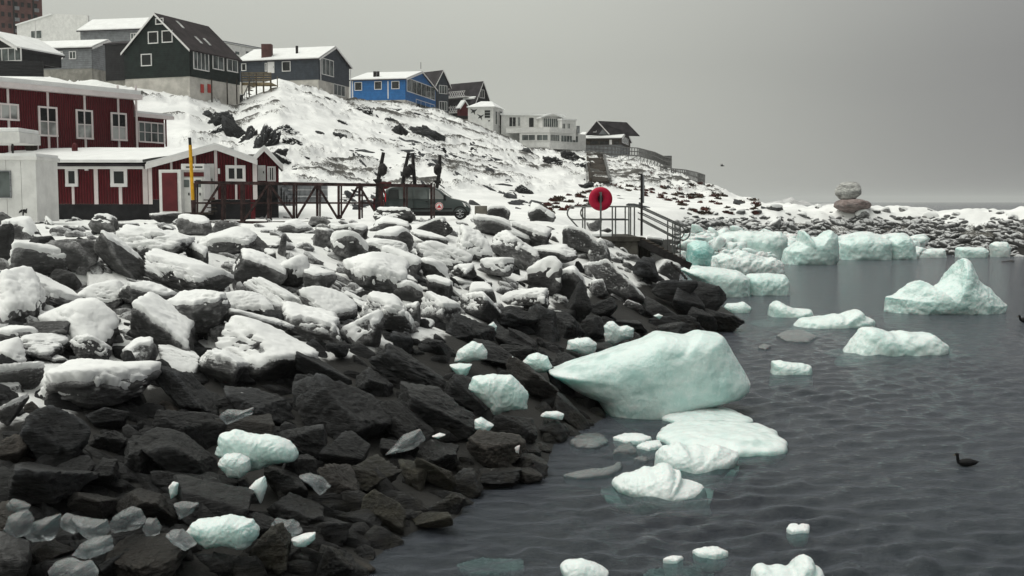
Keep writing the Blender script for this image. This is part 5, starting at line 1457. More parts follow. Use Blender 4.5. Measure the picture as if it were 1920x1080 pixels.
fc = Face(W(395, 378, 235), W(565, 378, 262)); zb_ = fc.pix(480, 118)[1]
mb = MB(); fc.box(mb, 0, fc.L, zb_, fc.pix(480, 92)[1], -10, 0); mb.build('wall', 'wall_white', root)
MB().slab([fc.pt(-.3, fc.pix(480,89)[1], .5), fc.pt(fc.L, fc.pix(480,89)[1], .5), fc.pt(fc.L, fc.pix(480,78)[1], -9), fc.pt(-.3, fc.pix(480,78)[1], -9)], .3).build('roof', 'snow', root)
mb = MB(); fc.box(mb, -.3, fc.L, fc.pix(480,90.5)[1], fc.pix(480,88.5)[1], .51, .58); mb.build('fascia', 'wall_grey', root)
for k in range(7):
    a = 420 + k*20; window(root, fc, (a, 96, a+9, 103), 1, glass='glass_grey', fw=.08)

# 8 large dark red hall
root = empty('red_hall', W(255, 275, 73), 'big two-storey dark red hall with white battens and tall windows behind the low red building', 'building')
P0, P1 = W(-160, 378, 61.5), W(255, 378, 73.6)
fc = Face(P0, P1)
zb_ = 6.5; zt = fc.pix(120, 176)[1]
wallslab(fc, 0, fc.L, zb_, zt, .3).build('wall', 'wall_darkred', root)
fside = Face(P1, W(262, 378, 84)); wallslab(fside, .003, fside.L, zb_, zt, .3).build('side_wall', 'wall_darkred', root)
mb = MB(); fc.box(mb, -.3, fc.L+.35, zt+.02, zt+.34, -12, .5); mb.build('roof', 'trim_pink', root)
mb = MB(); fc.box(mb, -.3, fc.L+.30, zt+.345, zt+.62, -12, .42); mb.build('roof_snow', 'snow', root)
for px_ in (13.5, 88, 157, 220, 254): strip(root, fc, px_, 160, 290, .07, 'trim_pink')
for px_ in (70.5, 107): strip(root, fc, px_, 254, 285, .03, 'trim_pink')
def redwin(r, cols, rows): 
    return window(root, fc, r, cols, rows, glass='glass_dark', frame='trim_pink', fw=.11, off=.052, curtain=True)
redwin((-34, 193, 33.5, 225), 4, 1); redwin((70.5, 200, 106, 256), 2, 2); redwin((141, 206, 172.5, 261), 2, 2); redwin((206.5, 211.5, 236, 264), 2, 2)
fa = Face(W(256, 378, 74.5), W(311, 378, 77)); za = fa.pix(280, 221)[1]
wallslab(fa, 0, fa.L, zb_, za, .3).build('annex_wall', 'wall_darkred', root)
mb = MB(); fa.box(mb, -.1, fa.L+.6, za, za+.22, -5, .4); mb.build('annex_roof', 'trim_pink', root); mb = MB(); fa.box(mb, -.1, fa.L+.5, za+.225, za+.36, -5, .35); mb.build('annex_roof_snow', 'snow', root)
window(root, fa, (258, 229, 307, 268), 4, 2, glass='glass_grey', frame='trim_pink', fw=.09)
strip(root, fa, 310, 224, 275, .06, 'red_flat')
mb = MB(); p = W(141, 272, 66.5); 
# roof vents standing on the low building's roof
for px_, a in ((58.5, .28), (140, .2)):
    p = W(px_, 274, 66.8); r3 = empty('roof_vent', p, 'dark %s ventilator on the snowy roof below the red hall' % ('boxy' if a > .25 else 'domed'), 'vent')
    if a > .25: MB().hexa([(p[0]-.2,66.6,p[2]-.5),(p[0]+.2,66.6,p[2]-.5),(p[0]+.2,67,p[2]-.5),(p[0]-.2,67,p[2]-.5),(p[0]-.3,66.5,p[2]+.2),(p[0]+.3,66.5,p[2]+.2),(p[0]+.3,67.1,p[2]+.2),(p[0]-.3,67.1,p[2]+.2)]).build('hood', 'timber_dark', r3)
    else: MB().tube([(p[0],66.8,p[2]-.5),(p[0],66.8,p[2]-.05),(p[0],66.8,p[2]+.1),(p[0],66.8,p[2]+.2)], .2, radii=[.17,.19,.15,.05]).build('hood', 'red_flat', r3)

# 9 low red building
root = empty('red_building', W(277, 400, 62), 'low dark red building with white battens and a wide snowy gable by the road', 'building')
fl = Face(W(78, 378, 62), W(272, 378, 62)); zg = fl.pix(180, 400)[1] - .4; zp = fl.pix(180, 382.5)[1]; ze_ = fl.pix(180, 311)[1]
wallslab(fl, 0, fl.L, zp, ze_, .3).build('wall', 'wall_darkred', root)
mb = MB(); fl.box(mb, .02, fl.L+.3, zg, zp-.003, -.6, -.04); mb.build('plinth', 'plinth_dark', root)
mb = MB(); fl.box(mb, -.1, fl.L+.1, ze_-.18, ze_+.02, .05, .42); mb.build('eaves_board', 'trim_white', root)
for px_, wd in ((82, .11), (136, .07), (179.5, .11), (225, .09), (274, .20)): strip(root, fl, px_, 313, 383, wd, 'trim_pink', o=.05)
window(root, fl, (124, 315, 147.5, 350), 1, glass='glass_dark', frame='trim_white', fw=.17, off=.052); window(root, fl, (208.5, 315, 240, 350.5), 1, glass='glass_dark', frame='trim_white', fw=.19, off=.052)
for px_ in (164, 339-60): 
    a0, a1, b0, b1 = fl.rect((px_-3, 315, px_+3, 320)); mb = MB(); fl.box(mb, a0, a1, b0, b1, .03, .2); mb.build('lamp', 'trim_white', root)
# gable wing
fg = Face(W(278, 378, 61), W(478.5, 378, 62.3)); 
zpl = fg.pix(380, 374)[1]; 
top = [(fg.L, fg.pix(478, 305)[1]), (fg.pix(404, 276)[0], fg.pix(404, 276)[1]), (0, fg.pix(278, 313)[1])]
wallslab(fg, 0, fg.L, zpl, 0, .3, top).build('gable_wall', 'wall_darkred', root)
mb = MB(); fg.box(mb, 0, fg.L, zg, zpl-.003, -.5, -.03); mb.build('plinth', 'plinth_dark', root)
frt = Face(W(478.4, 378, 62.3), W(478.6, 378, 70)); wallslab(frt, .003, frt.L, zg, fg.pix(478, 305)[1], .25).build('side_wall', 'wall_darkred', root)
pkx = fg.pix(404, 273)
def roofq(a, b2, back=9.0):
    return [fg.pt(a[0], a[1], .35), fg.pt(b2[0], b2[1], .35), fg.pt(b2[0], b2[1], -back), fg.pt(a[0], a[1], -back)]
eL = fg.pix(277, 309); eR = fg.pix(481, 301); eR = (eR[0]+.05, eR[1])
MB().slab(roofq((eL[0]-.1, eL[1]), pkx), .14).build('roof', 'roof_dark', root); MB().slab(roofq(pkx, (eR[0], eR[1])), .142).build('roof', 'roof_dark', root)
MB().slab([tuple(np.array(p)+(0,0,.14)) for p in roofq((eL[0]-.05, eL[1]+.0), pkx)], .136).build('roof_snow', 'snow', root); MB().slab([tuple(np.array(p)+(0,0,.141)) for p in roofq(pkx, (eR[0]-.05, eR[1]))], .136).build('roof_snow', 'snow', root)
for a, b2 in (((eL[0]-.1, eL[1]), pkx), (pkx, eR)):
    q0 = np.array(fg.pt(a[0], a[1], .39)); q1 = np.array(fg.pt(b2[0], b2[1], .39)); mb = MB(); n3 = np.append(fg.n, 0)*.04
    mb.hexa([q0-(0,0,.26), q1-(0,0,.26), q1-(0,0,.26)+n3, q0-(0,0,.26)+n3, q0+(0,0,.03), q1+(0,0,.03), q1+(0,0,.03)+n3, q0+(0,0,.03)+n3]); mb.build('barge_board', 'trim_white', root)
# long snowy roof of the low wing
zr_ = W(180, 277, 69)[2]
q = [fl.pt(-3.5, ze_+.30, .5), fl.pt(fl.L+.1, ze_+.30, .5), fl.pt(fl.L+3.3, zr_, -7), fl.pt(-3.5, zr_-.05, -7)]
MB().slab([tuple(np.array(p)-(0,0,.22)) for p in q], .12).build('roof', 'roof_dark', root)
me_n = 26; mb = MB(); vs, fs = [], []
for i in range(me_n+1):
    for j in range(13):
        a, b2 = i/me_n, j/12
        p = (np.array(q[0])*(1-a)+np.array(q[1])*a)*(1-b2) + (np.array(q[3])*(1-a)+np.array(q[2])*a)*b2
        edge = 1 if 0 < j < 12 else 0
        p = p + np.array((0, -.04*vn(a*30, b2*3), edge*.10*(.4+.6*float(fbm(np.array([p[0]*.5]), np.array([p[1]*.6]), 0, 3)[0])) + .03))
        vs.append(p)
for i in range(me_n):
    for j in range(12): k = i*13+j; fs.append((k, k+13, k+14, k+1))
nb = len(vs); vs += [np.array(v)-(0,0,.16) for v in vs]
fs += [tuple(nb+x for x in f)[::-1] for f in list(fs)]
for i in range(me_n): fs.append((i*13+13, i*13, nb+i*13, nb+i*13+13)); fs.append((i*13+12, i*13+25, nb+i*13+25, nb+i*13+12))
MB().add(vs, fs).build('roof_snow', 'snow', root, smooth=False)
for px_, y0, wd in ((321, 300, .06), (365, 287, .06), (404, 277, .08), (441.5, 288, .06), (477.5, 303, .12)): strip(root, fg, px_, y0, 374 if px_ > 380 else 318, wd, 'trim_pink', o=.06)
strip(root, fg, 281, 312, 383, .10, 'trim_pink', o=.06)
window(root, fg, (423, 310, 460.5, 341), 2, glass='glass_dark', frame='trim_white', fw=.17, off=.062)
# entry box
fe = Face(W(299, 378, 60.0), W(340, 378, 59.6)); zb2 = fe.pix(320, 400)[1]; zt2 = fe.pix(320, 318)[1]
mb = MB(); fe.box(mb, 0, fe.L, zb2, zt2, -1.6, 0); mb.build('porch', 'wall_white', root)
a0, a1, b0, b1 = fe.rect((305, 324, 333, 396)); mb = MB(); fe.box(mb, a0, a1, b0, b1, .002, .05); mb.build('porch_door', 'red_flat', root)
fe2 = Face(W(340.5, 378, 59.9), W(384, 378, 59.9))
mb = MB(); fe2.box(mb, 0, fe2.L, fe2.pix(360, 398)[1], fe2.pix(360, 307)[1], -1.2, -.05); mb.build('door_surround', 'trim_white', root)
window(root, fe2, (346, 309, 383, 318), 2, glass='glass_grey', fw=.08, off=-.045)
mb = MB(); a0, a1, b0, b1 = fe2.rect((341, 323, 382, 331)); fe2.box(mb, a0, a1, b0, b1, -.04, .02); mb.build('lintel', 'red_flat', root)
door(root, fe2, (342, 333, 359, 397), 'wall_white', off=-.04, glassr=(345, 337, 355, 351)); door(root, fe2, (364, 333, 380, 397), 'wall_white', off=-.04, glassr=(367, 337, 377, 351))
door(root, fg, (388, 307, 402, 370), 'wall_white', off=.01)
a0, a1, b0, b1 = fg.rect((408.5, 316, 412.5, 326)); mb = MB(); fg.box(mb, a0, a1, b0, b1, .01, .15); mb.build('meter_box', 'trim_white', root)
for k in range(4):
    p = W(384 + k*3, 374 + k*7, 58.8 - k*.25); q = W(404 + k*1, 374 + k*7, 58.8 - k*.25)
    MB().box(p[0], q[0], p[1]-.25, p[1]+.05, p[2]-.06, p[2]).build('step', 'timber_dark', root)
MB().box(W(340,1,59)[0], W(386,1,59)[0], 58.6, 59.6, fe2.pix(360, 402)[1], fe2.pix(360, 398.5)[1]).build('door_step', 'timber_dark', root)
# glazed left end of the low wing
fz = Face(W(68, 378, 61.6), W(78, 378, 61.6)); mb = MB(); fz.box(mb, 0, fz.L, zp, ze_, -.5, 0); mb.build('end_wall', 'trim_white', root)
window(root, fz, (70, 318, 77, 340), 1, glass='glass_grey', fw=.05); window(root, fz, (70, 346, 77, 376), 2, glass='glass_grey', fw=.05)
for k in range(3): MB().box(fz.p0[0]-.1, fz.p1[0], 61.0-.3*k, 61.3-.3*k, zg+.5-.2*k, zg+.7-.2*k).build('step', 'timber_dark', root)

# 10 small red gable house
h = House('red_shed', 'small dark red gabled shed with white door behind the low red building', 470, 71.2, 523.5, 71.6, 530, 345, 309, 281, 'AB', 'wall_darkred', 'roof_dark', cat='shed', over=.3, snow='snow', lenC=5, yfoot=398, foot='wall_black')
window(h.root, h.fAB, (501, 312, 517, 340), 4, glass='glass_dark', fw=.09); door(h.root, h.fAB, (483, 310, 498, 339), 'wall_white')
root = empty('concrete_wall', W(560, 375, 69), 'low grey block wall with steps right of the small red shed', 'wall')
fc = Face(W(531, 378, 69), W(613, 378, 69)); zb_ = 3.3
n_ = 8
for j in range(3):
    z0, z1 = fc.pix(570, 380)[1], fc.pix(570, 344)[1]
    for i in range(n_):
        mb = MB(); fc.box(mb, fc.L*i/n_+.01, fc.L*(i+1)/n_-.01, z0+(z1-z0)*j/3+.008, z0+(z1-z0)*(j+1)/3-.008, -.4, .008*((i+j) % 2)); mb.build('block', 'wall_grey', root)
mb = MB(); fc.box(mb, 0, fc.L, z1+.002, z1+.12, -.45, .02); mb.build('snow_top', 'snow', root)
for k in range(5):
    a0 = fc.pix(527+k*5, 340)[0]; mb = MB(); fc.box(mb, a0, a0+.25, z0-.2, z1-.25*k, .05, 1.0); mb.build('step', 'wall_grey', root)

# 11 white cabin at the left edge
root = empty('white_cabin', W(70, 412, 50), 'white cabin with a grey window and black emblem at the left edge by the road', 'shed')
fc = Face(W(-70, 378, 50), W(69, 378, 50)); z0, z1 = fc.pix(30, 416)[1], fc.pix(30, 300)[1]
n_ = 5
for k in range(n_):
    mb = MB(); fc.box(mb, fc.L*k/n_ + (.008 if k else 0), fc.L*(k+1)/n_ - (.008 if k < n_-1 else 0), z0, z1, -2.4, 0); mb.build('wall_panel', 'wall_white', root)
mb = MB(); fc.box(mb, -.1, fc.L+.1, z1+.002, z1+.16, -2.5, .1); mb.build('roof', 'wall_white', root); mb = MB(); fc.box(mb, -.1, fc.L+.05, z1+.162, z1+.30, -2.4, .06); mb.build('roof_snow', 'snow', root)
window(root, fc, (-28, 320, 21.5, 371), 1, glass='glass_grey', frame='wall_grey', fw=.04)
t, z = fc.pix(43, 396); 
for k, P2 in enumerate((((-.19,-.10),(-.02,-.02),(-.06,.08),(-.17,.0)), ((-.02,-.02),(.20,.14),(.18,-.10),(.05,-.06)), ((-.02,-.04),(.06,-.04),(.02,-.24),(-.03,-.18)), ((-.05,.06),(.08,.10),(.10,.03),(.0,.0)))):
    MB().prism([fc.pt(t+x, z+y, .003) for x, y in P2], (fc.n[0]*.006, fc.n[1]*.006, 0)).build('emblem', 'mural_black', root)
root = empty('snowy_box', W(18, 268, 55), 'white box-like canopy covered with snow at the left edge, above the white cabin', 'canopy')
p, q = W(-60, 268, 56), W(36, 240, 56)
MB().box(p[0], q[0], 56, 58.5, p[2], p[2]+.55).build('box', 'wall_white', root, bevel=.02); MB().box(p[0], q[0]-.03, 56.02, 58.4, p[2]+.552, q[2]+.02).build('snow_top', 'snow', root, bevel=.05)
for px_ in (15, -45): p2 = W(px_, 268, 56.5); MB().bar((p2[0],57,6.2),(p2[0],57,p2[2]),.08).build('post','dark_steel',root)

# 12 rusty steel footbridge laid along the road edge
root = empty('footbridge', W(500, 416, 55), 'rusty brown steel truss footbridge lying along the road in front of the red buildings', 'bridge')
D1, D2 = 55.0, 56.4
def B1(px, py, d=D1): return W(px, py, d)
top0, top1 = B1(365, 342), B1(811, 348.5)
MB().bar(top0, top1, .16).build('top_rail', 'rusty_steel', root); MB().bar(W(365,342,D2), W(811,349,D2), .14).build('top_rail', 'rusty_steel', root)
MB().bar(B1(365,381), B1(712,381), .07).build('mid_rail', 'rusty_steel', root); MB().bar(W(365,380,D2), W(712,380,D2), .06).build('mid_rail', 'rusty_steel', root)
MB().bar(B1(418,418), B1(580,420), .18).build('bottom_chord', 'rusty_steel', root); MB().bar(W(418,417,D2), W(580,419,D2), .18).build('bottom_chord', 'rusty_steel', root)
for px_ in (365, 417, 453, 503, 551, 595, 635, 674, 712, 758, 809):
    yb = 414 if px_ < 420 else (418 if px_ < 560 else 411)
    MB().bar(B1(px_, yb), B1(px_, 343), .115).build('post', 'rusty_steel', root)
    MB().bar(W(px_+5, yb-2, D2), W(px_+5, 344, D2), .08).build('post', 'rusty_steel', root)
for a, b2, c, e in ((413,346,370,413),(504,346,456,417),(508,348,551,411),(594,347,555,412),(597,350,634,410),(671,350,637,410),(675,350,703,396)):
    MB().bar(B1(a,b2)-(0,.08,0), B1(c,e)-(0,.08,0), .105).build('brace', 'rusty_steel', root)
for k in range(26):
    xa = 368 + k*8.4; p = B1(xa, 417.5)
    MB().box(p[0]-.1, p[0]+.09, D1+.12, D2-.1, p[2], p[2]+.05).build('plank', 'timber_dark', root)

# dark leaning masts with lumps
for i, (pts_, lump_, lab) in enumerate(((((1255,85),(1235,190),(1222,260),(1212,450)), (1248,190), 'dark leaning steel mast with a round block, leftmost of the four above the footbridge'),
     (((1410,90),(1385,200),(1372,300),(1350,420)), (1400,205), 'dark leaning mast joining its neighbour like a letter A, left leg'),
     (((1437,88),(1440,180),(1450,300),(1470,430)), (1422,190), 'dark leaning mast joining its neighbour like a letter A, right leg'),
     (((1605,100),(1603,190),(1592,270),(1580,330)), (1590,190), 'dark upright steel mast, rightmost, rising behind the van'))):
    P = [W(340+x/3.31, 260+y/3.31, (57.5, 62.6, 63.0, 63.4)[i]) for x, y in pts_]
    r3 = empty('mast', P[-1], lab, 'mast')
    MB().tube(P, .12, 10, radii=[.09,.11,.11,.10]).build('pole', 'dark_steel', r3)
    c = W(340+lump_[0]/3.31, 260+lump_[1]/3.31, (57.4, 62.5, 62.9, 63.3)[i])
    MB().tube([c+(-.02,0,-.34), c+(0,0,-.2), c+(.02,0,.1), c+(0,0,.3)], .2, 10, radii=[.08,.22,.25,.10]).build('block', 'dark_steel', r3, smooth=True)
    c = P[2]; MB().box(c[0]-.18, c[0]+.18, c[1]-.10, c[1]+.14, c[2]-.08, c[2]+.08).build('cleat', 'dark_steel', r3)
    MB().bar(P[2]+(-.26,0,.05), P[1]+(-.12,0,-.8), .07).build('strut', 'dark_steel', r3); MB().bar(P[2]+(.05,.1,-.1), P[3]+(.5,.1,.2), .06).build('strut', 'dark_steel', r3)

# red trailer frame between footbridge and van
root = empty('trailer', W(715, 398, 61), 'red steel boat trailer frame standing behind the van, seen through the footbridge', 'trailer')
for a in (((700,384),(736,384)),((714,372),(736,372)),((712,352),(736,352)),((706,344),(734,344))):
    MB().bar(W(*a[0], 61.5), W(*a[1], 61.5), .16).build('beam', 'red_flat', root)
for a in (((700,384),(716,350)),((718,384),(734,350)),((732,384),(716,350)),((702,372),(702,392)),((716,350),(716,386)),((734,352),(734,390))):
    MB().bar(W(*a[0], 61.4), W(*a[1], 61.4), .12).build('strut', 'red_flat', root)
c = W(716, 396, 61.4); MB().tube([c+(0,-.12,0), c+(0,.12,0)], .32, 18).build('wheel', 'rubber', root)

# yellow marker pole
root = empty('marker_pole', W(363, 414, 54.4), 'tall yellow marker pole with black tip standing in front of the porch', 'pole')
MB().tube([W(361.5, 375, 54.4), W(356.5, 272, 54.4)], .085).build('pole', 'yellow_paint', root)
MB().tube([W(356.5, 271.9, 54.4), W(355.5, 258, 54.4)], .075).build('tip', 'mural_black', root)
MB().tube([W(363.5, 416, 54.4), W(361.5, 375.2, 54.4)], .10).build('lower_pole', 'rusty_steel', root)

# 13 van
VD = 60.0; p = W(804, 411, VD); SC = 160 / F * VD
root = empty('van', (p[0], VD, p[2]), 'dark green-black van with a white and red round badge parked on the snowy road', 'van')
VX, VZ = p[0], p[2]
prof = [(-.50,.075),(-.505,.16),(-.50,.30),(-.485,.345),(-.44,.372),(-.30,.383),(-.05,.385),(.06,.378),(.12,.350),(.20,.285),(.27,.245),(.36,.228),(.44,.205),(.480,.165),(.497,.115),(.49,.06),(.46,.045),(.40,.04),(-.44,.04)]
Wd = .19
def vp(x, y, z): return (VX + x*SC, VD + y*SC, VZ + z*SC)
secs = [(-1.0,.92,.62),(-.985,.965,.82),(-.93,.99,.95),(-.6,1,1),(.6,1,1),(.93,.99,.95),(.985,.965,.82),(1.0,.92,.62)]
vs, fs = [], []; n_ = len(prof)
def tumble(z, k):    # sides lean in above the belt line
    return k * (1 - max(0, z - .22) * .75)
for k, sx_, _ in secs:
    for x, z in prof: vs.append(vp(x*sx_, tumble(z, k)*Wd, .21 + (z-.21)*sx_))
for i in range(len(secs)-1):
    for j in range(n_): fs.append((i*n_+j, i*n_+(j+1) % n_, (i+1)*n_+(j+1) % n_, (i+1)*n_+j))
fs.append(tuple(range(n_))); fs.append(tuple((len(secs)-1)*n_+j for j in range(n_))[::-1])
body = MB().add(vs, fs).build('body', 'car_paint', root, smooth=True)
mo = body.modifiers.new('edge', 'EDGE_SPLIT'); mo.split_angle = R(35)
def sidequad(pts2, name, mat, par, out_=.006):
    mb = MB(); q = [vp(x, -(tumble(z, 1.0)*Wd + out_), z) for x, z in pts2]; mb.prism(q, (0, .01*SC, 0)); return mb.build(name, mat, par)
sidequad([(-.455,.235),(-.335,.235),(-.335,.345),(-.44,.345)], 'window', 'glass_dark', root)
sidequad([(-.325,.235),(-.17,.235),(-.17,.35),(-.325,.35)], 'window', 'glass_grey', root)
sidequad([(-.155,.235),(.0,.235),(.0,.35),(-.155,.35)], 'window', 'glass_grey', root)
sidequad([(.02,.235),(.215,.235),(.125,.325),(.085,.345),(.02,.35)], 'window', 'glass_pale', root)
for x in (-.162, .01, .19): sidequad([(x-.002,.06),(x+.002,.06),(x+.002,.23),(x-.002,.23)], 'door_seam', 'mural_black', root, .002)
sidequad([(-.38,.115),(.28,.115),(.28,.13),(-.38,.13)], 'side_moulding', 'rubber', root, .008)
sidequad([(-.02,.20),(.005,.20),(.005,.208),(-.02,.208)], 'door_handle', 'rubber', root, .012)
# windscreen
mb = MB(); q = [vp(.130,-.14,.352),(vp(.268,-.165,.252)),vp(.268,.165,.252),vp(.130,.14,.352)]; mb.slab([tuple(np.array(a)+(0.02,0,0.03)) for a in q], .03); mb.build('windscreen', 'glass_grey', root)
mb = MB(); c = np.array(vp(.20, -(Wd+.03), .255)); mb.box(c[0]-.06, c[0]+.06, c[1]-.1, c[1]+.1, c[2]-.1, c[2]+.12); mb.build('mirror', 'rubber', root, bevel=.03)
# headlight
mb = MB(); q = [vp(.40,-.192,.20),vp(.475,-.186,.165),vp(.482,-.184,.135),vp(.43,-.192,.15)]; mb.prism(q, (0,.1,0)); mb.build('headlight', 'lamp_lens', root)
mb = MB(); q = [vp(-.492,-.188,.20),vp(-.478,-.19,.20),vp(-.478,-.19,.30),vp(-.488,-.186,.30)]; mb.prism(q, (0,.08,0)); mb.build('tail_light', 'badge_red', root)
# badge
def disc(c, r, name, mat, par, th=.02, n=24, r0=0):
    mb = MB(); pts = [c + np.array((math.cos(2*math.pi*k/n)*r, 0, math.sin(2*math.pi*k/n)*r)) for k in range(n)]
    mb.prism(pts, (0, -th, 0)); return mb.build(name, mat, par)
c = np.array(vp(.135, -(Wd+.004), .152)); b_ = disc(c, .215, 'badge', 'badge_white', root)
mb = MB()
for k in range(12):
    a0, a1 = 2*math.pi*k/12, 2*math.pi*(k+1)/12
    cc = c + (0, -.021, 0)
    mb.prism([cc+np.array((math.cos(a0)*.20,0,math.sin(a0)*.20)), cc+np.array((math.cos(a1)*.20,0,math.sin(a1)*.20)), cc+np.array((math.cos(a1)*.165,0,math.sin(a1)*.165)), cc+np.array((math.cos(a0)*.165,0,math.sin(a0)*.165))], (0,-.006,0))
mb.build('badge_rim', 'badge_red', b_)
P2 = [(-.10,-.09),(.10,-.09),(.10,-.02),(.05,.0),(.0,.11),(-.05,.0),(-.10,-.02)]
MB().prism([c + np.array((x, -.022, z)) for x, z in P2], (0,-.008,0)).build('badge_emblem', 'badge_red', b_)
for x in (-.32, .375):
    c = np.array(vp(x, -(Wd-.015), .068))
    dpt = .09*SC*.9
    w_ = MB().tube([c+(0,-.03,0), c+(0,-.05,0), c+(0,.22,0)], .33, 28, radii=[.27,.325,.33]).build('wheel', 'rubber', root, smooth=False)
    mb = MB()
    for k in range(6):
        a = 2*math.pi*k/6; mb.bar(c+(0,-.055,0), c+np.array((math.cos(a)*.2,-.055,math.sin(a)*.2)), .06, .03)
    mb.tube([c+(0,-.04,0), c+(0,-.06,0)], .07, 12); mb.tube([c+np.array((math.cos(2*math.pi*k/24)*.20,-.05,math.sin(2*math.pi*k/24)*.20)) for k in range(25)], .022, 6)
    mb.build('rim', 'rim_metal', w_)
    c2 = np.array(vp(x, (Wd-.015), .068)); MB().tube([c2+(0,.03,0), c2+(0,-.22,0)], .33, 24).build('wheel', 'rubber', root)
    mb = MB(); 
    for k in range(14):
        a0, a1 = math.pi*k/14, math.pi*(k+1)/14
        cc = np.array(vp(x, -(Wd+.002), .068))
        mb.prism([cc+np.array((math.cos(a0)*.40,0,math.sin(a0)*.40)), cc+np.array((math.cos(a1)*.40,0,math.sin(a1)*.40)), cc+np.array((math.cos(a1)*.33,0,math.sin(a1)*.33)), cc+np.array((math.cos(a0)*.33,0,math.sin(a0)*.33))], (0,.03,0))
    mb.build('wheel_arch', 'rubber', root)
sidequad([(-.49,.045),(.47,.045),(.485,.09),(-.50,.09)], 'sill', 'rubber', root, .003)
for x in (-.3, -.1): MB().bar(vp(x,-.15,.395), vp(x,.15,.395), .05).build('roof_bar', 'rubber', root)

# concrete block beside the boulder right of the van
p = W(902, 427, 48); root = empty('concrete_block', p, 'upright grey concrete block leaning on a snowy boulder right of the van', 'block')
q = W(890, 386, 48); MB().box(q[0], W(913,386,48)[0], 48, 48.6, p[2]-.2, q[2]).build('block', 'concrete', root, bevel=.02)

# 14 concrete landing stage
DP = 42.0
root = empty('landing_stage', W(1160, 480, DP), 'dark concrete landing stage with snow on its deck at the top of the rocks', 'pier')
x0, x1 = W(1111, 442, DP)[0], W(1197, 442, DP)[0]; zt = W(1160, 443.5, DP)[2]; zb_ = W(1160, 500, DP)[2] - 1.5
MB().box(x0, x1, DP, DP+3.4, zb_, zt-.001).build('wall', 'concrete_dark', root, bevel=.03)
MB().box(x0-.03, W(1150,1,DP)[0], DP-.04, DP+3.4, zt+.002, zt+.10).build('snow_cover', 'snow', root, bevel=.03)
MB().box(x0-.06, x1+.06, DP-.06, DP-.002, zt-.18, zt-.01).build('edge_beam', 'concrete_dark', root)
xs1 = W(1221, 442, DP+.6)[0]
MB().box(x1+.003, xs1, DP+.7, DP+3.4, zb_, zt-.4).build('side_wall', 'concrete_dark', root, bevel=.03)
for k in range(5):
    xx = x1 + (xs1-x1)*(k+.5)/5; MB().box(xx-.035, xx+.035, DP+.66, DP+.698, zb_+.5, zt-.5).build('pilaster', 'concrete_dark', root)
root2 = empty('landing_stairs', W(1285, 490, DP), 'steel stairs leading from the landing stage down to the ice', 'stairs')
s0, s1 = W(1204, 446, DP), W(1288, 492, DP)
n_ = 11
for k in range(n_):
    f_ = k/(n_-1); q = s0 + (s1-s0)*f_
    MB().box(q[0]-.13, q[0]+.15, DP+.02, DP+1.3, q[2]-.05, q[2]).build('tread', 'timber_dark', root2)
for y_ in (DP, DP+1.34): MB().bar((s0[0]-.1,y_,s0[2]-.16), (s1[0]+.15,y_,s1[2]-.16), .07, .26).build('stringer', 'dark_steel', root2)
MB().bar((s1[0]-2.1,DP+.6,s1[2]-.1), (s1[0]+.2,DP+.6,s1[2]-.1), .9, .14).build('landing', 'timber_dark', root2)
# railings
root3 = empty('railing', W(1100, 442, DP), 'grey steel tube railing with rounded ends on the landing stage and along the stairs', 'railing')
def arc(c, r, a0, a1, sx_=1.0, n=10):
    return [c + np.array((math.cos(a)*r*sx_, 0, math.sin(a)*r)) for a in np.linspace(a0, a1, n)]
RR = .028
for dy, xl, tag_ in ((0.0, 1064, 0), (1.35, 1093, 1)):
    dd_ = DP + .1 + dy
    zt1 = W(1150, 387.5, DP)[2]; zm1 = W(1150, 412, DP)[2]; sf = 1.0
    xr = W(1192, 388, DP)[0]; xl_ = W(xl, 400, DP)[0]
    r = (zt1-zm1)/2
    c = np.array((xl_ + r, dd_, (zt1+zm1)/2))
    e0, e1 = W(1204, 388, DP), W(1290, 427, DP)      # sloping top rail
    m0, m1 = W(1204, 411, DP), W(1278, 450, DP)
    for q in (e0, e1, m0, m1): q[1] = dd_
    lowp = np.array((W(1097,438,DP)[0], dd_, W(1097,438,DP)[2]))
    path = [np.array((m0[0]-.5, dd_, zm1)), c + (0.02,0,-r)] + arc(c, r, -math.pi/2, -3*math.pi/2, 1.0, 9) + [np.array((xr, dd_, zt1)), e0]
    rr3 = (np.linalg.norm(e1-m1))/2
    cm = (e1 + m1)/2 
    u_ = (e1-m1)/2; sl_ = (e1-e0)/np.linalg.norm(e1-e0)
    bend = [cm + u_*math.cos(a) + sl_*rr3*.75*math.sin(a) for a in np.linspace(0, math.pi, 9)]
    path += bend + [m0]
    MB().tube(path, RR, 8).build('top_rail', 'rail_steel', root3, smooth=True)
    if not tag_:
        MB().tube([c + (-r*.7,0,-r*.7), lowp + (0,0,-.05), lowp+(.1,0,-.2)], RR, 8).build('end_loop', 'rail_steel', root3)
    MB().tube([W(1204,399,DP)*(1,0,1)+(0,dd_,0), W(1284,438,DP)*(1,0,1)+(0,dd_,0)], RR*.8, 8).build('mid_rail', 'rail_steel', root3)
    for px_, ya, yb in ((1097,388,444),(1154.6,388,444),(1179.6,388,442),(1190,388,442),(1262,416,478),(1276,420,484)):
        a = W(px_, ya, DP); b2 = W(px_, yb, DP); a[1] = b2[1] = dd_
        MB().tube([b2, a], RR, 8).build('post', 'rail_steel', root3)
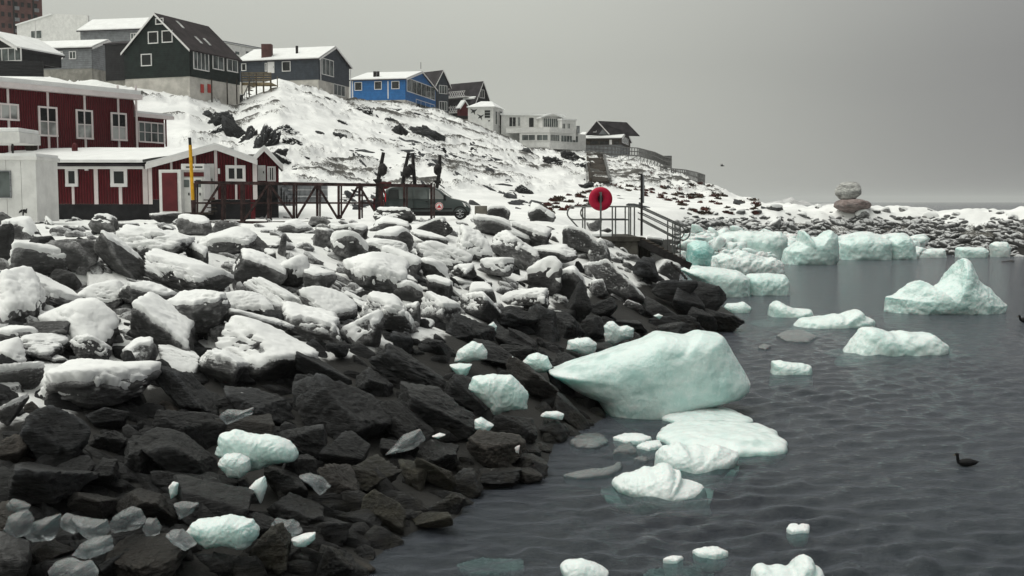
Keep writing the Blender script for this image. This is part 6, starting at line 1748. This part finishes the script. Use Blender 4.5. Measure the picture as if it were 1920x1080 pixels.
# life ring
root = empty('life_ring', W(1125, 442, DP-.15), 'big red life ring housing mounted on a grey post at the landing stage', 'life ring')
c = W(1126, 373, DP-.1); ro = 22.3/F*DP; ri = 7.5/F*DP
n_ = 40; vs, fs = [], []
secp = [(ri*1.05,.0),(ri*1.12,-.06),(ri*1.35,-.10),((ri+ro)/2,-.135),(ro*.88,-.10),(ro*.97,-.05),(ro,.0),(ro*.97,.05),(ro*.88,.08),((ri+ro)/2,.10),(ri*1.1,.06)]
for k in range(n_):
    a = 2*math.pi*k/n_
    for rr_, y_ in secp:
        fx = .62 if rr_ < ri*1.2 else 1.0
        vs.append(c + np.array((math.cos(a)*rr_*fx, y_, math.sin(a)*rr_)))
ns = len(secp)
for k in range(n_):
    for j in range(ns): fs.append((k*ns+j, k*ns+(j+1) % ns, ((k+1) % n_)*ns+(j+1) % ns, ((k+1) % n_)*ns+j))
MB().add(vs, fs).build('ring', 'ring_red', root, smooth=True)
disc(c+(0,.05,0), ri*1.25, 'back_plate', 'ring_shadow', root, .02)
p0, p1 = W(1125.5, 444, DP-.15), W(1125.5, 361, DP-.15)
MB().bar((p0[0],DP-.30,p0[2]),(p0[0],DP-.30,p1[2]),.065,.05).build('post', 'rail_steel', root)
MB().box(p1[0]-.05, p1[0]+.05, DP-.30, DP-.06, p1[2]-.04, p1[2]+.02).build('bracket', 'rail_steel', root)
# sign seen from the side
root = empty('sign_post', W(1203.5, 440, DP), 'tall dark post with a narrow pale sign board seen nearly edge-on beside the railing', 'sign')
p0, p1 = W(1203, 442, DP-.1), W(1203, 326, DP-.1); MB().tube([p0, p1], .045, 10).build('post', 'dark_steel', root)
q0, q1 = W(1204.5, 381, DP-.12), W(1212, 329, DP-.12)
MB().hexa([(q0[0],DP-.12,q0[2]),(q1[0],DP+.5,q0[2]),(q1[0],DP+.53,q0[2]),(q0[0],DP-.08,q0[2]),(q0[0],DP-.12,q1[2]),(q1[0],DP+.5,q1[2]),(q1[0],DP+.53,q1[2]),(q0[0],DP-.08,q1[2])]).build('board', 'sign_metal', root)
for z_ in (.15, .9): MB().box(p0[0]-.11, p0[0]-.03, DP-.16, DP-.05, q0[2]+z_, q0[2]+z_+.04).build('bracket', 'dark_steel', root)
MB().bar(W(1196,327,DP-.1), W(1203,327,DP-.1), .05).build('arm', 'dark_steel', root)
# chain hanging on the rocks right of the stairs
root = empty('mooring_chain', W(1270, 495, 41), 'dark mooring chain lying over the rocks below the stairs', 'chain')
cp = [W(1258+k*2.0, 492+k*2.1+math.sin(k*.5)*1.0, 41.0-.02*k) for k in range(16)]
for k in range(15):
    MB().tube([cp[k], (cp[k]*.5+cp[k+1]*.5)+(0,0,.03*(-1)**k), cp[k+1]], .045, 6).build('link', 'dark_steel', root)

# 15 birds
def seabird(px, py, L, face, label, d=None, neck=1.0):
    p = G(px, py, 0.0) if d is None else W(px, py, d)
    f_ = face
    path = [(-.56,0,.13,.006),(-.50,0,.12,.03),(-.40,0,.10,.075),(-.22,0,.085,.118),(-.02,0,.08,.132),(.15,0,.085,.115),(.27,0,.13,.075),(.315,0,.21,.052),(.325,0,.29*neck+.0,.046),(.335,0,.36*neck,.058),(.375,0,.39*neck,.055),(.42,0,.385*neck,.03)]
    path = [(x, y, z + (.05 if r > .1 else .035), r * 1.28) for x, y, z, r in path]
    pts = [p + np.array((x*f_*L, y*L, z*L)) for x, y, z, r in path]
    b_ = MB().tube(pts, 1, 14, radii=[r*L for *_, r in path]).build('seabird', 'feather', None, loc=p, smooth=True)
    tag(b_, label, 'bird')
    q = p + np.array((.41*f_*L, 0, .385*neck*L))
    MB().tube([q, q+np.array((.07*f_*L,0,-.004*L)), q+np.array((.12*f_*L,0,-.02*L))], 1, 8, radii=[.022*L,.014*L,.004*L]).build('bill', 'bill', b_, smooth=True)
    for s_ in (-1, 1):
        wv = [p + np.array((x*f_*L, s_*y*L, z*L)) for x, y, z in ((.14,.10,.12),(-.1,.135,.14),(-.45,.05,.15),(-.1,.12,.06))]
        mb = MB(); mb.prism(wv, (0, s_*.02*L, 0)); mb.build('wing', 'feather', b_)
    return b_
seabird(1810, 873, 0.42, -1, 'black seabird with raised head swimming alone on open water', neck=1.15)
seabird(1922, 604, 0.62, -1, 'dark seabird cut off by the right edge of the photo', neck=.9)
p = W(1354, 311, 120)
b_ = MB().tube([p+(-.2,0,0), p+(0,0,.02), p+(.25,0,0)], .08, 8, radii=[.02,.09,.02]).build('seabird', 'feather', None, loc=p, smooth=True); tag(b_, 'tiny dark seabird flying in the grey sky above the stairs and icebergs', 'bird')
for s_ in (-1, 1): MB().add([p+(.1,s_*.05,0), p+(-.08,s_*.05,0), p+(-.1,s_*.5,.22), p+(.1,s_*.05,.02), p+(-.08,s_*.05,.02), p+(-.1,s_*.5,.24)], [(0,1,2),(5,4,3),(0,2,5,3),(1,4,5,2),(0,3,4,1)]).build('wing', 'feather', b_)
# black rock awash far right
hb = G(1892, 491, 0); make_boulder(hb + (0,0,0), .75, .4, .14, 0, 'd', 9001, 3, name='awash_rock', pxy=(1892,491), label='low black rock just breaking the water at the far right', group='rocks awash')

# ------------------------------------------------------------------ labels for the boulders
LM = [('the huge teal iceberg',1215,700),('the pale aqua slab on the dark rocks',935,742),('the big aqua slab low on the left',485,845),('the wide pale slab near the bottom edge',418,1000),
('the van',804,385),('the low red building',180,350),('the footbridge',560,385),('the concrete landing stage',1155,462),('the foot of the stairs',1285,488),('the corner ice shards',140,990),
('the heart-shaped boulder',139,482),('the barrel-shaped boulder',593,533),('the huge frosted boulder',503,672),('the pillow-shaped snowy boulder',175,728),('the pale diagonal slab',1155,537),
('the very large dark angular boulder',642,780),('the triangular ice plate',762,832),('the weedy boulder',700,892),('the large dark speckled slab',345,858),('the bird-like stone',530,463),('the white star-shaped ice lump',1160,622),('the long flat frosted slab',1000,565)]
LM2 = [('the life ring',1126,373),('the blue house',740,160),('the slate house',560,130),('the small red shed',497,310),('the green gabled house',330,130),('the white mural building',1000,240),('the A-frame house',1130,250),('the van',804,385),('the masts',770,310),('the low red building',380,300),('the hillside stair',1120,315),('the timber deck',480,165)]
LM3 = [('the balanced boulder',1597,370),('the two-horned ice block',1520,465),('the broad rounded ice block',1620,460),('the peaked iceberg',1775,540),('the life ring',1126,373),('the white cube-like ice block',1876,466),('the right edge',1920,430),('the landing stairs',1250,430),('the wide pale ice wall',1400,455)]
def ordw(n): return ['nearest','second','third','fourth','fifth','sixth','seventh','eighth','ninth','tenth','eleventh','twelfth'][n] if n < 12 else '%dth' % (n+1)
bins = {}
for r in BOULDERS:
    o = r['o']
    cat = 'rock outcrop' if 'outcrop' in o.name else 'boulder'
    tag(o, None, cat, r['group'])
    if r['label']: o['label'] = r['label']; continue
    px, py = r['px']; L_ = LM if 'embankment' in r['group'] else (LM2 if 'hillside' in r['group'] else LM3)
    nm, lx, ly = min(L_, key=lambda l: (l[1]-px)**2 + (l[2]-py)**2)
    dx, dy = px-lx, py-ly
    dr = ('right of' if dx > 0 else 'left of') if abs(dx) > abs(dy) else ('below' if dy > 0 else 'above')
    k = {'s': 'snow-capped', 'p': 'frosted', 'g': 'grey', 'd': 'dark', 'b': 'brown', 'm': 'weedy'}[r['kind']] if cat == 'boulder' else 'dark'
    bins.setdefault((nm, dr, k, cat, L_ is LM3), []).append((math.hypot(dx, dy), r))
for (nm, dr, k, cat, sp_), lst in bins.items():
    lst.sort(key=lambda t: t[0])
    for i, (_, r) in enumerate(lst):
        if len(lst) == 1: r['o']['label'] = 'only %s %s%s just %s%s %s' % (k, 'spit ' if sp_ else '', cat, 'to the ' if 'of' in dr else '', dr, nm)
        else: r['o']['label'] = '%s %s %s%s %s%s %s' % (ordw(i), k, 'spit ' if sp_ else '', cat, 'to the ' if 'of' in dr else '', dr, nm)

# ------------------------------------------------------------------ haze
mh = bpy.data.materials.new('haze'); mh.use_nodes = True
n = mh.node_tree; n.nodes.clear()
pv = n.nodes.new('ShaderNodeVolumePrincipled'); pv.inputs['Color'].default_value = (0.93, 0.93, 0.92, 1); pv.inputs['Density'].default_value = 0.00014; pv.inputs['Anisotropy'].default_value = 0.2
oo = n.nodes.new('ShaderNodeOutputMaterial'); n.links.new(pv.outputs[0], oo.inputs['Volume'])
M['haze'] = mh
if True:
    hz = MB().box(-9500, 9500, -9500, 9500, -3.4, 48).build('haze', 'haze'); tag(hz, 'thin sea haze', None, None, 'stuff')
print('boulders', len(BOULDERS), 'objects', len(bpy.data.objects))
